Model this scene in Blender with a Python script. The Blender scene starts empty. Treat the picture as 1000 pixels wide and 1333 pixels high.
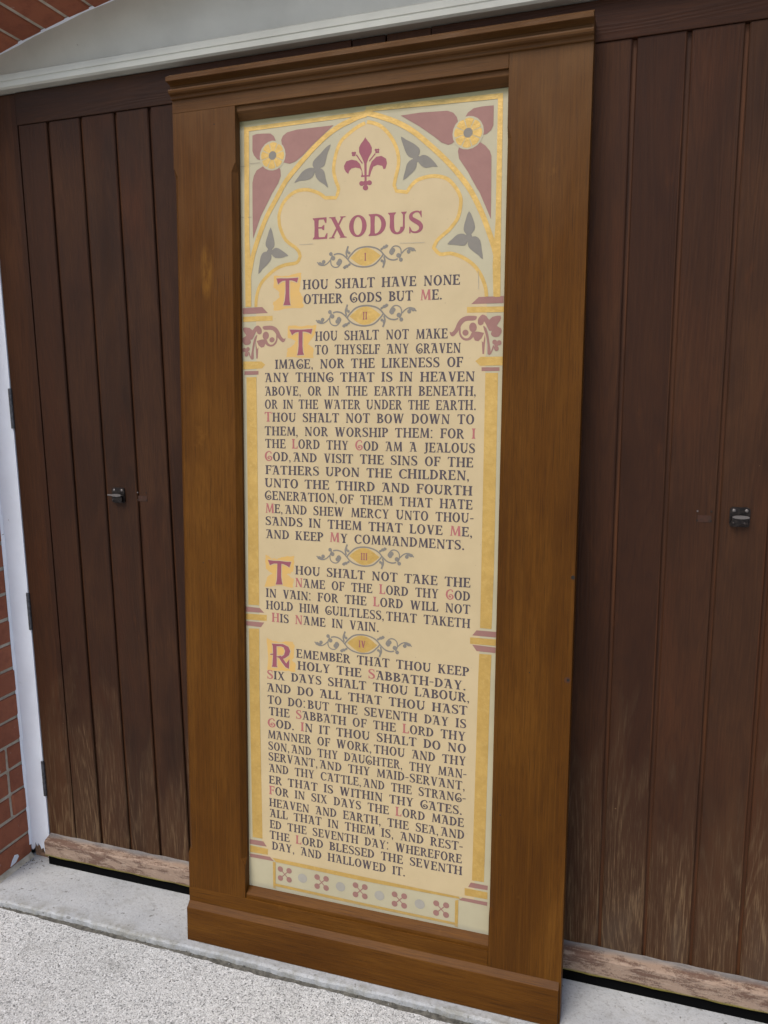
import bpy, bmesh, math, random
from mathutils import Vector, Matrix
random.seed(7)
S = bpy.context.scene
COL = S.collection

# ------------------------------------------------------------------ camera
cam_d = bpy.data.cameras.new('camera')
cam = bpy.data.objects.new('camera', cam_d); COL.objects.link(cam)
cam_d.sensor_fit = 'HORIZONTAL'; cam_d.sensor_width = 36.0; cam_d.lens = 35.74231
cam_d.clip_start = 0.02; cam_d.clip_end = 400
cam.matrix_world = Matrix([(0.9508819, -0.04054288, 0.3068873, 1.055734), (0.3093935, 0.1563738, -0.9379888, -1.714518), (-0.009960353, 0.9868655, 0.1612367, 1.350621), (0, 0, 0, 1)])
S.camera = cam

# ------------------------------------------------------------------ sky, sun, exposure
SUN_EL, SUN_AZ = math.radians(56), math.radians(180 + 22)      # overcast: a high, very soft sun in front of the doors
w = bpy.data.worlds.new('World'); S.world = w; w.use_nodes = True
nt = w.node_tree; bg = nt.nodes['Background']
sky = nt.nodes.new('ShaderNodeTexSky'); sky.sky_type = 'NISHITA'; sky.sun_disc = False
sky.sun_elevation = SUN_EL; sky.sun_rotation = SUN_AZ
sky.air_density = 1.0; sky.dust_density = 2.5; sky.ozone_density = 1.0
nt.links.new(sky.outputs[0], bg.inputs[0]); bg.inputs[1].default_value = 0.125
sd = bpy.data.lights.new('sun', 'SUN'); sd.energy = 1.5; sd.angle = math.radians(28); sd.color = (1.0, 0.965, 0.90)
sun = bpy.data.objects.new('sun', sd); COL.objects.link(sun)
dvec = Vector((math.sin(SUN_AZ)*math.cos(SUN_EL), math.cos(SUN_AZ)*math.cos(SUN_EL), math.sin(SUN_EL)))
sun.rotation_euler = dvec.to_track_quat('Z', 'Y').to_euler(); sun.location = dvec*20
S.view_settings.view_transform = 'Standard'; S.view_settings.look = 'None'
S.view_settings.exposure = 0.60; S.view_settings.gamma = 1.0
S.view_settings.use_curve_mapping = False

# ------------------------------------------------------------------ node helpers
def srgb(r, g, b):
    f = lambda c: (c/255/12.92) if c/255 <= .04045 else ((c/255+.055)/1.055)**2.4
    return (f(r), f(g), f(b), 1)
class NM:
    def __init__(s, name):
        s.m = bpy.data.materials.new(name); s.m.use_nodes = True
        s.t = s.m.node_tree; s.b = s.t.nodes['Principled BSDF']
    def n(s, typ, **kw):
        x = s.t.nodes.new('ShaderNode'+typ)
        for k, v in kw.items():
            if k.startswith('_'): x.inputs[k[1:].replace('_', ' ')].default_value = v
            else: setattr(x, k, v)
        return x
    def l(s, a, b): s.t.links.new(a, b)
    def coord(s, scale=(1, 1, 1), loc=(0, 0, 0), kind='Object'):
        tc = s.n('TexCoord'); mp = s.n('Mapping'); mp.inputs['Scale'].default_value = scale; mp.inputs['Location'].default_value = loc
        s.l(tc.outputs[kind], mp.inputs[0]); return mp.outputs[0]
    def noise(s, co, scale, detail=4, rough=.55, dist=0.0):
        x = s.n('TexNoise'); x.inputs['Scale'].default_value = scale; x.inputs['Detail'].default_value = detail
        x.inputs['Roughness'].default_value = rough; x.inputs['Distortion'].default_value = dist
        s.l(co, x.inputs['Vector']); return x.outputs['Fac']
    def ramp(s, fac, *stops):
        x = s.n('ValToRGB'); e = x.color_ramp.elements
        while len(e) < len(stops): e.new(.5)
        for i, (p, c) in enumerate(stops): e[i].position = p; e[i].color = c if len(c) == 4 else (*c, 1)
        s.l(fac, x.inputs[0]); return x.outputs[0]
    def mr(s, fac, a, b, c=0., d=1.):
        x = s.n('MapRange'); x.inputs[1].default_value = a; x.inputs[2].default_value = b; x.inputs[3].default_value = c; x.inputs[4].default_value = d
        s.l(fac, x.inputs[0]); return x.outputs[0]
    def math(s, op, a, b=None):
        x = s.n('Math', operation=op)
        for i, v in enumerate((a, b)):
            if v is None: continue
            if isinstance(v, (int, float)): x.inputs[i].default_value = v
            else: s.l(v, x.inputs[i])
        return x.outputs[0]
    def mix(s, fac, a, b, mode='MIX'):
        x = s.n('Mix', data_type='RGBA', blend_type=mode)
        for i, v in ((0, fac), (6, a), (7, b)):
            if isinstance(v, (int, float)): x.inputs[i].default_value = v
            elif isinstance(v, tuple): x.inputs[i].default_value = v if len(v) == 4 else (*v, 1)
            else: s.l(v, x.inputs[i])
        return x.outputs[2]
    def xyz(s, co):
        x = s.n('SeparateXYZ'); s.l(co, x.inputs[0]); return x.outputs
    def bump(s, h, dist, strength=1.0, prev=None):
        x = s.n('Bump'); x.inputs['Distance'].default_value = dist; x.inputs['Strength'].default_value = strength
        s.l(h, x.inputs['Height'])
        if prev is not None: s.l(prev, x.inputs['Normal'])
        return x.outputs[0]
    def out(s, color=None, rough=None, normal=None, metal=None, spec=None):
        for k, v in (('Base Color', color), ('Roughness', rough), ('Normal', normal), ('Metallic', metal), ('Specular IOR Level', spec)):
            if v is None: continue
            if isinstance(v, (int, float)): s.b.inputs[k].default_value = v
            elif isinstance(v, tuple): s.b.inputs[k].default_value = v
            else: s.l(v, s.b.inputs[k])
        return s.m

def oak(name, axis, seed=0.0):
    """varnished old oak, grain running along the given object axis"""
    m = NM(name)
    sc = {'z': (1, 1, .045), 'x': (.045, 1, 1)}[axis]
    co = m.coord(sc, (seed, seed*1.7, seed*.6)); co0 = m.coord((1, 1, 1), (seed, 0, seed))
    grain = m.noise(co, 340, 4, .75, .15)
    figure = m.noise(co, 34, 4, .6, .8)
    pores = m.noise(m.coord({'z': (1, 1, .02), 'x': (.02, 1, 1)}[axis], (seed+3, 1, 2)), 520, 2, .5)
    blot = m.noise(m.coord({'z': (1, 1, .35), 'x': (.35, 1, 1)}[axis], (seed, 2, 5)), 5, 4, .6, .6)
    base = m.ramp(blot, (.28, OAK_D), (.5, OAK_M), (.72, OAK_L))
    c = m.mix(m.mr(figure, .35, .7, 0, .55), base, OAK_F)
    c = m.mix(m.mr(grain, .42, .70, 0, .62), c, OAK_G)
    c = m.mix(m.mr(pores, .58, .72, 0, .60), c, OAK_P)
    worn = m.noise(co0, 7, 6, .7)
    c = m.mix(m.mr(worn, .64, .76, 0, .4), c, OAK_W)
    streak = m.noise(m.coord({'z': (1, 1, .09), 'x': (.09, 1, 1)}[axis], (seed*2, 3, 1)), 22, 3, .6)
    c = m.mix(m.mr(streak, .56, .74, 0, .30), c, OAK_L)
    c = m.mix(m.mr(streak, .44, .28, 0, .28), c, OAK_D)
    med = m.noise(m.coord({'z': (1, 1, .012), 'x': (.012, 1, 1)}[axis], (seed, 7, 3)), 150, 3, .6)
    c = m.mix(m.mr(med, .54, .66, 0, .30), c, OAK_G)
    c = m.mix(m.mr(med, .46, .34, 0, .22), c, OAK_L)
    knock = m.noise(co0, 120, 2, .5)
    c = m.mix(m.mr(knock, .76, .80, 0, .5), c, OAK_P)
    r = m.mr(blot, .2, .8, .34, .48)
    nb = m.bump(m.math('ADD', grain, m.math('MULTIPLY', pores, .8)), .0006, .5)
    nb = m.bump(m.noise(co0, 9, 3, .5), .004, .25, nb)
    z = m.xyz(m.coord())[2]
    sky_sheen = m.math('ADD', m.mr(z, 1.35, 2.05, 0, .75), m.math('MULTIPLY', m.math('SUBTRACT', blot, .5), 1.3))
    c = m.mix(m.mr(sky_sheen, .25, 1.05, 0, .60), c, (.112, .066, .034, 1))      # grey sky sheen towards the top, mixed into the colour
    if seed == 0:                                                        # a rubbed, honey-coloured patch on the left stile
        p = m.xyz(m.coord()); n = m.noise(m.coord((1, 1, .25)), 60, 4, .7)
        dx = m.math('DIVIDE', m.math('SUBTRACT', p[0], .083), .016); dz = m.math('DIVIDE', m.math('SUBTRACT', p[2], 1.625), .060)
        d = m.math('ADD', m.math('MULTIPLY', dx, dx), m.math('MULTIPLY', dz, dz))
        c = m.mix(m.math('MULTIPLY', m.mr(d, 1.3, .0, 0, .55), m.mr(n, .36, .66)), c, (.27, .120, .014, 1))
    return m.out(c, r, nb, spec=.085)
OAK_D = (.056, .0195, .0028, 1); OAK_M = (.093, .0345, .0042, 1); OAK_L = (.145, .0580, .0080, 1)
OAK_F = (.082, .028, .003, 1); OAK_G = (.050, .018, .003, 1); OAK_P = (.026, .010, .003, 1); OAK_W = (.23, .100, .016, 1)
M = {}
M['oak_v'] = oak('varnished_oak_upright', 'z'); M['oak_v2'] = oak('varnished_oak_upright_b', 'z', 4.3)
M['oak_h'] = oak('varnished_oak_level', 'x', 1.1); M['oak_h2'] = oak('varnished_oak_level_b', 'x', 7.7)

def door_wood(name, axis, pitch=.1018, x0=0.0, weather=True):
    m = NM(name)
    co = m.coord(); X, Y, Z = m.xyz(co)
    if axis == 'z':
        idx = m.math('FLOOR', m.math('DIVIDE', m.math('SUBTRACT', X, x0), pitch))
    else:
        idx = m.math('FLOOR', m.math('MULTIPLY', X, .2))
    wn = m.n('TexWhiteNoise', noise_dimensions='1D'); m.l(idx, wn.inputs['W']); rnd = wn.outputs['Value']
    off = m.n('CombineXYZ'); m.l(m.math('MULTIPLY', rnd, 37.0), off.inputs[2]); m.l(m.math('MULTIPLY', rnd, 11.0), off.inputs[1])
    va = m.n('VectorMath', operation='ADD'); m.l(co, va.inputs[0]); m.l(off.outputs[0], va.inputs[1])
    def st(k):
        mp = m.n('Mapping'); mp.inputs['Scale'].default_value = (1, 1, k) if axis == 'z' else (k, 1, 1); m.l(va.outputs[0], mp.inputs[0]); return mp.outputs[0]
    fine = m.noise(st(.040), 380, 4, .68, .12)
    cath = m.noise(st(.060), 10.0, 2, .45, .25)                      # contours of this field are the growth rings
    ring = m.math('FRACT', m.math('MULTIPLY', cath, 30.0))
    cath2 = m.noise(st(.17), 6.0, 2, .45, .4); flame = m.mr(rnd, .60, .62)
    ring = m.math('ADD', m.math('MULTIPLY', ring, m.math('SUBTRACT', 1.0, flame)), m.math('MULTIPLY', flame, m.math('FRACT', m.math('MULTIPLY', cath2, 22.0))))
    ring = m.math('ABSOLUTE', m.math('SUBTRACT', m.math('MULTIPLY', ring, 2.0), 1.0))
    blot = m.noise(st(.3), 9, 4, .6, .4)
    base = m.ramp(blot, (.3, DR_D), (.5, DR_M), (.7, DR_L))
    base = m.mix(m.mr(rnd, 0, 1, 0, .55), base, DR_R)
    base = m.mix(m.mr(m.noise(st(.5), 5, 3, .6), .52, .72, 0, .55), base, DR_R)
    r2 = m.math('FRACT', m.math('MULTIPLY', rnd, 7.31))
    base = m.mix(m.mr(r2, .6, 1, 0, .5), base, DR_L)
    base = m.mix(m.mr(r2, .4, 0, 0, .45), base, DR_D)
    spots = m.noise(st(.35), 17, 3, .6); base = m.mix(m.mr(spots, .66, .78, 0, .6), base, (.085, .030, .011, 1))
    base = m.mix(m.mr(fine, .45, .72, 0, .5), base, DR_G)
    base = m.mix(m.mr(fine, .44, .30, 0, .30), base, DR_L)
    base = m.mix(m.mr(ring, .6, 1, 0, .22), base, DR_G)
    if weather:
        # the foot of the door is bleached where rain splashes: stain gone from the soft early wood
        n1 = m.noise(st(.2), 13, 4, .65, .6)
        h = m.math('ADD', m.mr(Z, .02, 1.05, 1.0, 0.0), m.math('MULTIPLY', m.math('SUBTRACT', n1, .5), 1.1))
        h = m.math('ADD', h, m.math('MULTIPLY', m.math('SUBTRACT', rnd, .5), .30))
        wear = m.mr(h, .50, 1.0)
        base = m.mix(m.math('MULTIPLY', wear, .45), base, (.070, .039, .021, 1))
        streak = m.math('ADD', m.math('MULTIPLY', m.mr(ring, .45, .95), .45), m.math('MULTIPLY', m.mr(fine, .44, .64), .85))
        base = m.mix(m.math('MULTIPLY', wear, m.mr(streak, .30, 1.1, 0, .60)), base, DR_WEAR)
        base = m.mix(m.mr(h, .95, 1.5, 0, .45), base, DR_GREY)
    fl = m.noise(co, 90, 2, .5); base = m.mix(m.mr(fl, .77, .81, 0, .7), base, DR_WEAR)
    hh = m.math('ADD', m.math('MULTIPLY', fine, .7), m.math('MULTIPLY', ring, .5))
    nb = m.bump(hh, .0012, .55)
    return m.out(base, m.mr(blot, .3, .7, .40, .54), nb, spec=.085)
DR_D = (.0235, .0118, .0075, 1); DR_M = (.0380, .0175, .0098, 1); DR_L = (.061, .0270, .0125, 1); DR_R = (.068, .0225, .0095, 1)
DR_G = (.022, .0115, .0080, 1); DR_WEAR = (.21, .132, .068, 1); DR_GREY = (.110, .086, .064, 1)
M['boards'] = door_wood('dark_stained_boards', 'z'); M['rail'] = door_wood('dark_stained_rail', 'x', weather=False)
m = NM('groove_varnish'); co = m.coord((1, 1, .05))
M['groove'] = m.out(m.ramp(m.noise(co, 60, 4), (.3, (.034, .013, .006)), (.7, (.092, .033, .011))), .6, spec=.2)

def paint_white(name, c, c2):
    m = NM(name); co = m.coord()
    a = m.noise(co, 6, 5, .6); b = m.noise(co, 70, 4, .6); k = m.noise(co, 42, 2, .5)
    col = m.mix(m.mr(a, .35, .7), c, c2)
    col = m.mix(m.mr(b, .66, .74, 0, .25), col, (.45, .42, .36, 1))
    col = m.mix(m.mr(k, .775, .80, 0, .8), col, (.16, .12, .10, 1))
    return m.out(col, .42, m.bump(m.math('ADD', a, m.math('MULTIPLY', b, .3)), .0025, .35))
M['white'] = paint_white('old_white_paint', (.76, .79, .85, 1), (.68, .70, .75, 1))
M['white_shaded'] = paint_white('shaded_white_paint', (.50, .49, .415, 1), (.42, .41, .345, 1))  # same white paint with the shade under the arch put into its colour
m = NM('rotten_wood'); co = m.coord()
M['rot'] = m.out(m.ramp(m.noise(co, 90, 5), (.3, (.06, .035, .02)), (.7, (.30, .17, .10))), .9)
m = NM('peeling_sill_paint'); co = m.coord((.22, 1, 1)); co1 = m.coord()
pe = m.math('ADD', m.math('MULTIPLY', m.noise(co, 40, 7, .75, .3), .8), m.math('ADD', m.math('MULTIPLY', m.noise(co1, 9, 3), .18), m.math('MULTIPLY', m.noise(co1, 300, 2), .14)))
c = m.mix(m.mr(pe, .545, .60), (.275, .190, .135, 1), (.125, .068, .045, 1))
c = m.mix(m.mr(m.noise(co, 130, 5, .7), .54, .66, 0, .7), c, (.36, .270, .205, 1))
c = m.mix(m.mr(m.noise(co1, 160, 4, .7), .58, .70, 0, .6), c, (.10, .06, .045, 1))
zc = m.xyz(co1)[2]
c = m.mix(m.mr(zc, -.0355, -.0295, 1.0, 0), c, (.15, .125, .008, 1)); c = m.mix(m.mr(zc, .0150, .0185, 0, .8), c, (.16, .155, .15, 1))       # a line of green algae along the wet lower arris
M['peel'] = m.out(c, .75, m.bump(m.mr(pe, .54, .6), .0012, .7))
m = NM('gap_shade_black'); M['gap_black'] = m.out((.003, .003, .003, 1), 1., spec=.05)  # flat black for the shade in the gap below the doors
m = NM('dark_iron'); co = m.coord()
M['iron'] = m.out(m.ramp(m.noise(co, 160, 4), (.35, (.012, .010, .010)), (.7, (.045, .034, .029))), .45, m.bump(m.noise(co, 400, 2), .0008, .4), .75)
m = NM('worn_steel'); M['steel'] = m.out((.16, .14, .13, 1), .5, None, .7)
m = NM('grey_steel_hinge'); co = m.coord(); M['hinge'] = m.out(m.ramp(m.noise(co, 120, 4), (.3, (.030, .030, .033)), (.7, (.11, .11, .12))), .5, None, .4)
m = NM('hole_dark'); M['hole'] = m.out((.008, .006, .005, 1), .9)
m = NM('unstained_patch'); co = m.coord(); M['patch'] = m.out(m.ramp(m.noise(co, 90, 4), (.35, (.034, .017, .010)), (.65, (.055, .022, .013))), .6, spec=.2)

def brick(name, a, b, d):
    m = NM(name); co = m.coord()
    gi = m.n('NewGeometry'); r = gi.outputs['Random Per Island']
    base = m.mix(r, a, b)
    n1 = m.noise(co, 28, 5, .65); n2 = m.noise(co, 300, 3, .6)
    base = m.mix(m.mr(n1, .45, .7, 0, .6), base, d)
    base = m.mix(m.mr(m.noise(co, 60, 3), .70, .76, 0, .6), base, (.42, .38, .34, 1))
    nb = m.bump(n2, .0015, .6); nb = m.bump(n1, .003, .4, nb)
    return m.out(base, .88, nb)
M['brick'] = brick('red_brick', (.26, .078, .037, 1), (.34, .112, .054, 1), (.18, .050, .025, 1))
M['brick_pink'] = brick('pale_pink_brick', (.52, .31, .27, 1), (.60, .40, .36, 1), (.45, .25, .22, 1))
m = NM('lime_mortar'); co = m.coord()
M['mortar'] = m.out(m.ramp(m.noise(co, 45, 5), (.3, (.36, .32, .24)), (.7, (.56, .51, .42))), .95, m.bump(m.noise(co, 260, 4), .002, .7))
m = NM('brick_face'); co = m.coord((1, 1, 1)); sp = m.xyz(co); cb = m.n('CombineXYZ'); m.l(sp[0], cb.inputs[0]); m.l(sp[2], cb.inputs[1])
bt = m.n('TexBrick'); m.l(cb.outputs[0], bt.inputs['Vector'])
for k, v in (('Scale', 1.0), ('Mortar Size', .005), ('Brick Width', .225), ('Row Height', .0755), ('Color1', (.27, .075, .038, 1)), ('Color2', (.34, .1, .05, 1)), ('Mortar', (.42, .37, .29, 1))): bt.inputs[k].default_value = v
M['brick_face'] = m.out(bt.outputs['Color'], .9, m.bump(bt.outputs['Fac'], .004, -.6))

# concrete sill and exposed-aggregate slab
m = NM('sill_concrete'); co = m.coord()
a = m.noise(co, 5, 6, .6); b = m.noise(co, 120, 5, .65); k = m.noise(co, 75, 2, .5); big = m.noise(co, 16, 4, .7)
c = m.ramp(a, (.3, (.32, .325, .33)), (.7, (.46, .462, .46)))
c = m.mix(m.mr(b, .5, .7, 0, .35), c, (.36, .355, .34, 1))
c = m.mix(m.mr(k, .68, .735, 0, .75), c, (.12, .115, .10, 1)); c = m.mix(m.mr(m.noise(co, 190, 3, .6), .58, .70, 0, .6), c, (.16, .157, .145, 1)); c = m.mix(m.mr(m.noise(co, 40, 5, .75), .55, .68, 0, .5), c, (.20, .197, .18, 1))
Ys = m.xyz(co)[1]; c = m.mix(m.math('MULTIPLY', m.mr(Ys, -.150, -.196), m.mr(m.noise(co, 22, 5, .7), .40, .62, 0, .75)), c, (.20, .19, .155, 1))
c = m.mix(m.mr(big, .55, .75, 0, .5), c, (.22, .215, .19, 1))
M['sill'] = m.out(c, .85, m.bump(m.math('ADD', b, m.math('MULTIPLY', k, -1.2)), .0018, .6))
m = NM('exposed_aggregate'); co = m.coord()
def vor(scale, out='Color'):
    v = m.n('TexVoronoi'); v.inputs['Scale'].default_value = scale; v.inputs['Randomness'].default_value = 1; m.l(co, v.inputs['Vector']); return v.outputs[out]
v1 = m.xyz(vor(280))[0]; v2 = m.xyz(vor(500))[1]; d1 = vor(280, 'Distance')
c = m.ramp(v1, (0, (.07, .07, .068)), (.15, (.17, .17, .165)), (.27, (.41, .408, .395)), (.6, (.52, .517, .50)), (.9, (.62, .617, .60)), (1, (.76, .76, .75)))
c2 = m.ramp(v2, (0, (.08, .08, .078)), (.16, (.21, .21, .205)), (.30, (.43, .427, .41)), (.8, (.55, .547, .53)), (1, (.72, .72, .71)))
c = m.mix(m.mr(m.noise(co, 60, 3), .35, .65, .15, .8), c, c2)
v3 = m.xyz(vor(105)); d3 = vor(105, 'Distance')
peb = m.math('MULTIPLY', m.mr(v3[0], .885, .90), m.mr(d3, .0042, .0030))
c = m.mix(peb, c, m.ramp(v3[1], (0, (.13, .125, .115)), (.3, (.30, .28, .25)), (.6, (.52, .50, .46)), (1, (.74, .73, .70))))
big = m.noise(co, 3.5, 5, .6); c = m.mix(m.mr(big, .46, .75, 0, .40), c, (.22, .215, .195, 1))
c = m.mix(m.mr(m.noise(co, 11, 5, .65), .60, .76, 0, .45), c, (.18, .178, .162, 1))
c = m.mix(m.mr(m.noise(co, 520, 2, .6), .60, .70, 0, .6), c, (.15, .148, .135, 1))
M['agg'] = m.out(c, .9, m.bump(m.math('ADD', m.math('MULTIPLY', d1, -1.0), m.math('MULTIPLY', v2, .4)), .0018, .5))
m = NM('dirt'); co = m.coord()
M['dirt'] = m.out(m.ramp(m.noise(co, 70, 5), (.3, (.04, .037, .03)), (.7, (.15, .14, .115))), .95, m.bump(m.noise(co, 200, 3), .004, .7))
m = NM('interior_dark'); M['interior'] = m.out((.02, .018, .016, 1), .9)

# paints of the lettered panel
def shade_and_dust(m, col, co):
    """dark green shade below the top rebate, put into the colour, and grey dust on the bottom one"""
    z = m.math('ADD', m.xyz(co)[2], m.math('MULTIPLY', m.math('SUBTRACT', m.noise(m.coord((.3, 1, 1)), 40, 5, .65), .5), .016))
    col = m.mix(m.mr(z, 1.940, 1.955, 0, .80), col, (.085, .080, .018, 1))  # shade under the top rail, painted into the colour
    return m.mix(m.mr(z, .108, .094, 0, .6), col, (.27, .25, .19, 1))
def paint(name, c, c2, scale=30, rough=.6, speck=.1):
    m = NM(name); co = m.coord()
    a = m.noise(co, scale, 4, .6); b = m.noise(co, 4.5, 4, .6)
    col = m.mix(m.mr(a, .35, .68), c, c2)
    col = m.mix(m.mr(b, .42, .72, 0, .28), col, tuple(x*.82 for x in c2[:3])+(1,))
    col = m.mix(m.mr(m.noise(co, 170, 2), .745, .78, 0, speck), col, (.10, .08, .06, 1))
    col = shade_and_dust(m, col, co)
    return m.out(col, rough, m.bump(m.noise(co, 6, 3), .006, .2), spec=.35)
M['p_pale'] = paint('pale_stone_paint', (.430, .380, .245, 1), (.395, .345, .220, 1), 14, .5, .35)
M['p_tan'] = paint('buff_paint', (.505, .390, .218, 1), (.470, .362, .200, 1), 12, .5, .30)
M['p_maroon'] = paint('dusty_maroon_paint', (.285, .143, .116, 1), (.258, .128, .104, 1), 40)
M['p_crimson'] = paint('crimson_paint', (.275, .078, .098, 1), (.245, .070, .090, 1), 40)
M['p_red'] = paint('red_letter_paint', (.38, .125, .115, 1), (.34, .11, .103, 1), 40)
M['p_black'] = paint('ink_paint', (.057, .044, .051, 1), (.078, .061, .068, 1), 60)
M['p_grey'] = paint('lead_grey_paint', (.205, .182, .148, 1), (.182, .163, .133, 1), 40)
M['p_greylt'] = paint('pale_grey_paint', (.33, .305, .25, 1), (.30, .275, .225, 1), 40)
M['p_gilt'] = paint('soft_gilt_wash', (.57, .345, .095, 1), (.54, .34, .115, 1), 30)
m = NM('gold_leaf'); co = m.coord(); g1 = m.noise(co, 26, 5, .65); g2 = m.noise(co, 110, 4, .6); g3 = m.noise(co, 3.5, 3)
c = m.mix(m.mr(g1, .35, .68), (.55, .345, .092, 1), (.46, .285, .072, 1))
c = m.mix(m.mr(g2, .5, .7, 0, .4), c, (.62, .42, .135, 1)); c = m.mix(m.mr(g3, .45, .7, 0, .35), c, (.42, .27, .07, 1)); c = shade_and_dust(m, c, co)
M['p_gold'] = m.out(c, m.mr(g2, .3, .7, .30, .5), m.bump(m.math('ADD', g1, g2), .002, .35), .35)

# ------------------------------------------------------------------ mesh helpers
class MB:
    def __init__(s): s.v = []; s.f = []; s.mi = []
    def poly(s, pts, mi=0):
        n = len(s.v); s.v += [tuple(p) for p in pts]; s.f.append(tuple(range(n, n+len(pts)))); s.mi.append(mi)
    def solid(s, vs, fs, mi=0):
        n = len(s.v); s.v += [tuple(p) for p in vs]
        for f in fs: s.f.append(tuple(i+n for i in f)); s.mi.append(mi)
    def box(s, x0, x1, y0, y1, z0, z1, bev=0., mi=0, jit=0.):
        bm = bmesh.new(); bmesh.ops.create_cube(bm, size=1)
        for v in bm.verts: v.co = Vector(((x0+x1)/2+v.co.x*(x1-x0), (y0+y1)/2+v.co.y*(y1-y0), (z0+z1)/2+v.co.z*(z1-z0)))
        if bev: bmesh.ops.bevel(bm, geom=bm.edges[:], offset=bev, segments=2, profile=.6, affect='EDGES')
        if jit:
            for v in bm.verts: v.co += Vector([random.uniform(-jit, jit) for _ in range(3)])
        bm.verts.index_update()
        s.solid([v.co[:] for v in bm.verts], [[v.index for v in f.verts] for f in bm.faces], mi); bm.free()
    def extrude(s, prof, a0, a1, axis='x', mi=0, cap=True):
        """prof = list of (p,q); axis x -> (a,p,q); z -> (p,q,a); y -> (p,a,q)"""
        def P(a, pq):
            return (a, pq[0], pq[1]) if axis == 'x' else (pq[0], pq[1], a) if axis == 'z' else (pq[0], a, pq[1])
        n = len(prof); vs = [P(a0, p) for p in prof]+[P(a1, p) for p in prof]
        fs = [(i, (i+1) % n, n+(i+1) % n, n+i) for i in range(n)]
        if cap: fs += [tuple(range(n))[::-1], tuple(range(n, 2*n))]
        s.solid(vs, fs, mi)
    def cyl(s, c, r, h, axis='y', n=14, mi=0, dome=0.):
        vs = []; 
        def P(a, b, d):
            return (c[0]+a, c[1]+d, c[2]+b) if axis == 'y' else (c[0]+a, c[1]+b, c[2]+d) if axis == 'z' else (c[0]+d, c[1]+a, c[2]+b)
        rings = [(r, 0), (r, h)]+([(r*.7, h+dome*.7), (r*.3, h+dome)] if dome else [])
        for rr, d in rings: vs += [P(rr*math.cos(2*math.pi*i/n), rr*math.sin(2*math.pi*i/n), d) for i in range(n)]
        fs = []
        for k in range(len(rings)-1): fs += [(k*n+i, k*n+(i+1) % n, (k+1)*n+(i+1) % n, (k+1)*n+i) for i in range(n)]
        fs += [tuple(range(n)), tuple((len(rings)-1)*n+i for i in range(n))]
        s.solid(vs, fs, mi)
    def build(s, name, mats, parent=None, fix=True):
        me = bpy.data.meshes.new(name); me.from_pydata(s.v, [], s.f)
        for mm in (mats if isinstance(mats, (list, tuple)) else [mats]): me.materials.append(mm)
        for p, i in zip(me.polygons, s.mi): p.material_index = i
        if fix:
            bm = bmesh.new(); bm.from_mesh(me); bmesh.ops.recalc_face_normals(bm, faces=bm.faces[:]); bm.to_mesh(me); bm.free()
        o = bpy.data.objects.new(name, me); COL.objects.link(o)
        if parent: o.parent = parent
        return o
def tag(o, label=None, cat=None, group=None, kind=None):
    for k, v in (('label', label), ('category', cat), ('group', group), ('kind', kind)):
        if v: o[k] = v
    return o
def empty(name, loc=(0, 0, 0)):
    o = bpy.data.objects.new(name, None); COL.objects.link(o); o.location = loc; o.empty_display_size = .1
    return o

# ------------------------------------------------------------------ ground, sill
SILL_Z, GND_Z = -.070, -.086
def wob(x, k=0):
    return .0016*math.sin(x*13+k)+.0008*math.sin(x*57+1.3+k)+.0009*math.sin(x*131+.4)*math.sin(x*29+k)+.0006*math.sin(x*310)
mb = MB(); xs = [-3+i*.02 for i in range(351)]
for i in range(350):
    a, b = xs[i], xs[i+1]
    mb.poly([(a, -.212+1.6*wob(a, 2), GND_Z), (a, -1.2, GND_Z), (b, -1.2, GND_Z), (b, -.212+1.6*wob(b, 2), GND_Z)])
mb.poly([(-3, -1.2, GND_Z), (-3, -60, GND_Z), (4, -60, GND_Z), (4, -1.2, GND_Z)])
mb.poly([(-60, -.206, GND_Z), (-60, -60, GND_Z), (-3, -60, GND_Z), (-3, -.206, GND_Z)])
mb.poly([(4, -.206, GND_Z), (4, -60, GND_Z), (60, -60, GND_Z), (60, -.206, GND_Z)])
mb.poly([(-60, -.206, GND_Z-.004), (60, -.206, GND_Z-.004), (60, 40, GND_Z-.004), (-60, 40, GND_Z-.004)])
tag(mb.build('ground', M['agg'], fix=False), kind='structure')
mb = MB()
for i in range(350):
    a, b = xs[i], xs[i+1]
    mb.poly([(a, -.213+1.6*wob(a, 2), GND_Z-.0015), (b, -.213+1.6*wob(b, 2), GND_Z-.0015), (b, -.190, GND_Z-.001), (a, -.190, GND_Z-.001)])
tag(mb.build('dirt_seam', M['dirt'], fix=False), kind='stuff')

mb = MB()
xs = [-.668+i*.006 for i in range(395)]
prof = lambda x: [(.30, SILL_Z), (-.05, SILL_Z), (-.1925+wob(x), SILL_Z-.0003), (-.1955+wob(x), SILL_Z-.0012+.4*wob(x, 1)), (-.1985+wob(x), SILL_Z-.005), (-.199+wob(x), GND_Z-.01), (.30, GND_Z-.01)]
vs = []; fs = []
for x in xs: vs += [(x, p, q) for p, q in prof(x)]
for i in range(len(xs)-1):
    for k in range(7): fs.append((i*7+k, i*7+(k+1) % 7, (i+1)*7+(k+1) % 7, (i+1)*7+k))
fs += [tuple(range(7)), tuple(range((len(xs)-1)*7, len(xs)*7))]
mb.solid(vs, fs)
tag(mb.build('door_sill', M['sill']), 'pale grey worn concrete sill running below the dark double doors', 'sill', kind='thing')

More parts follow.
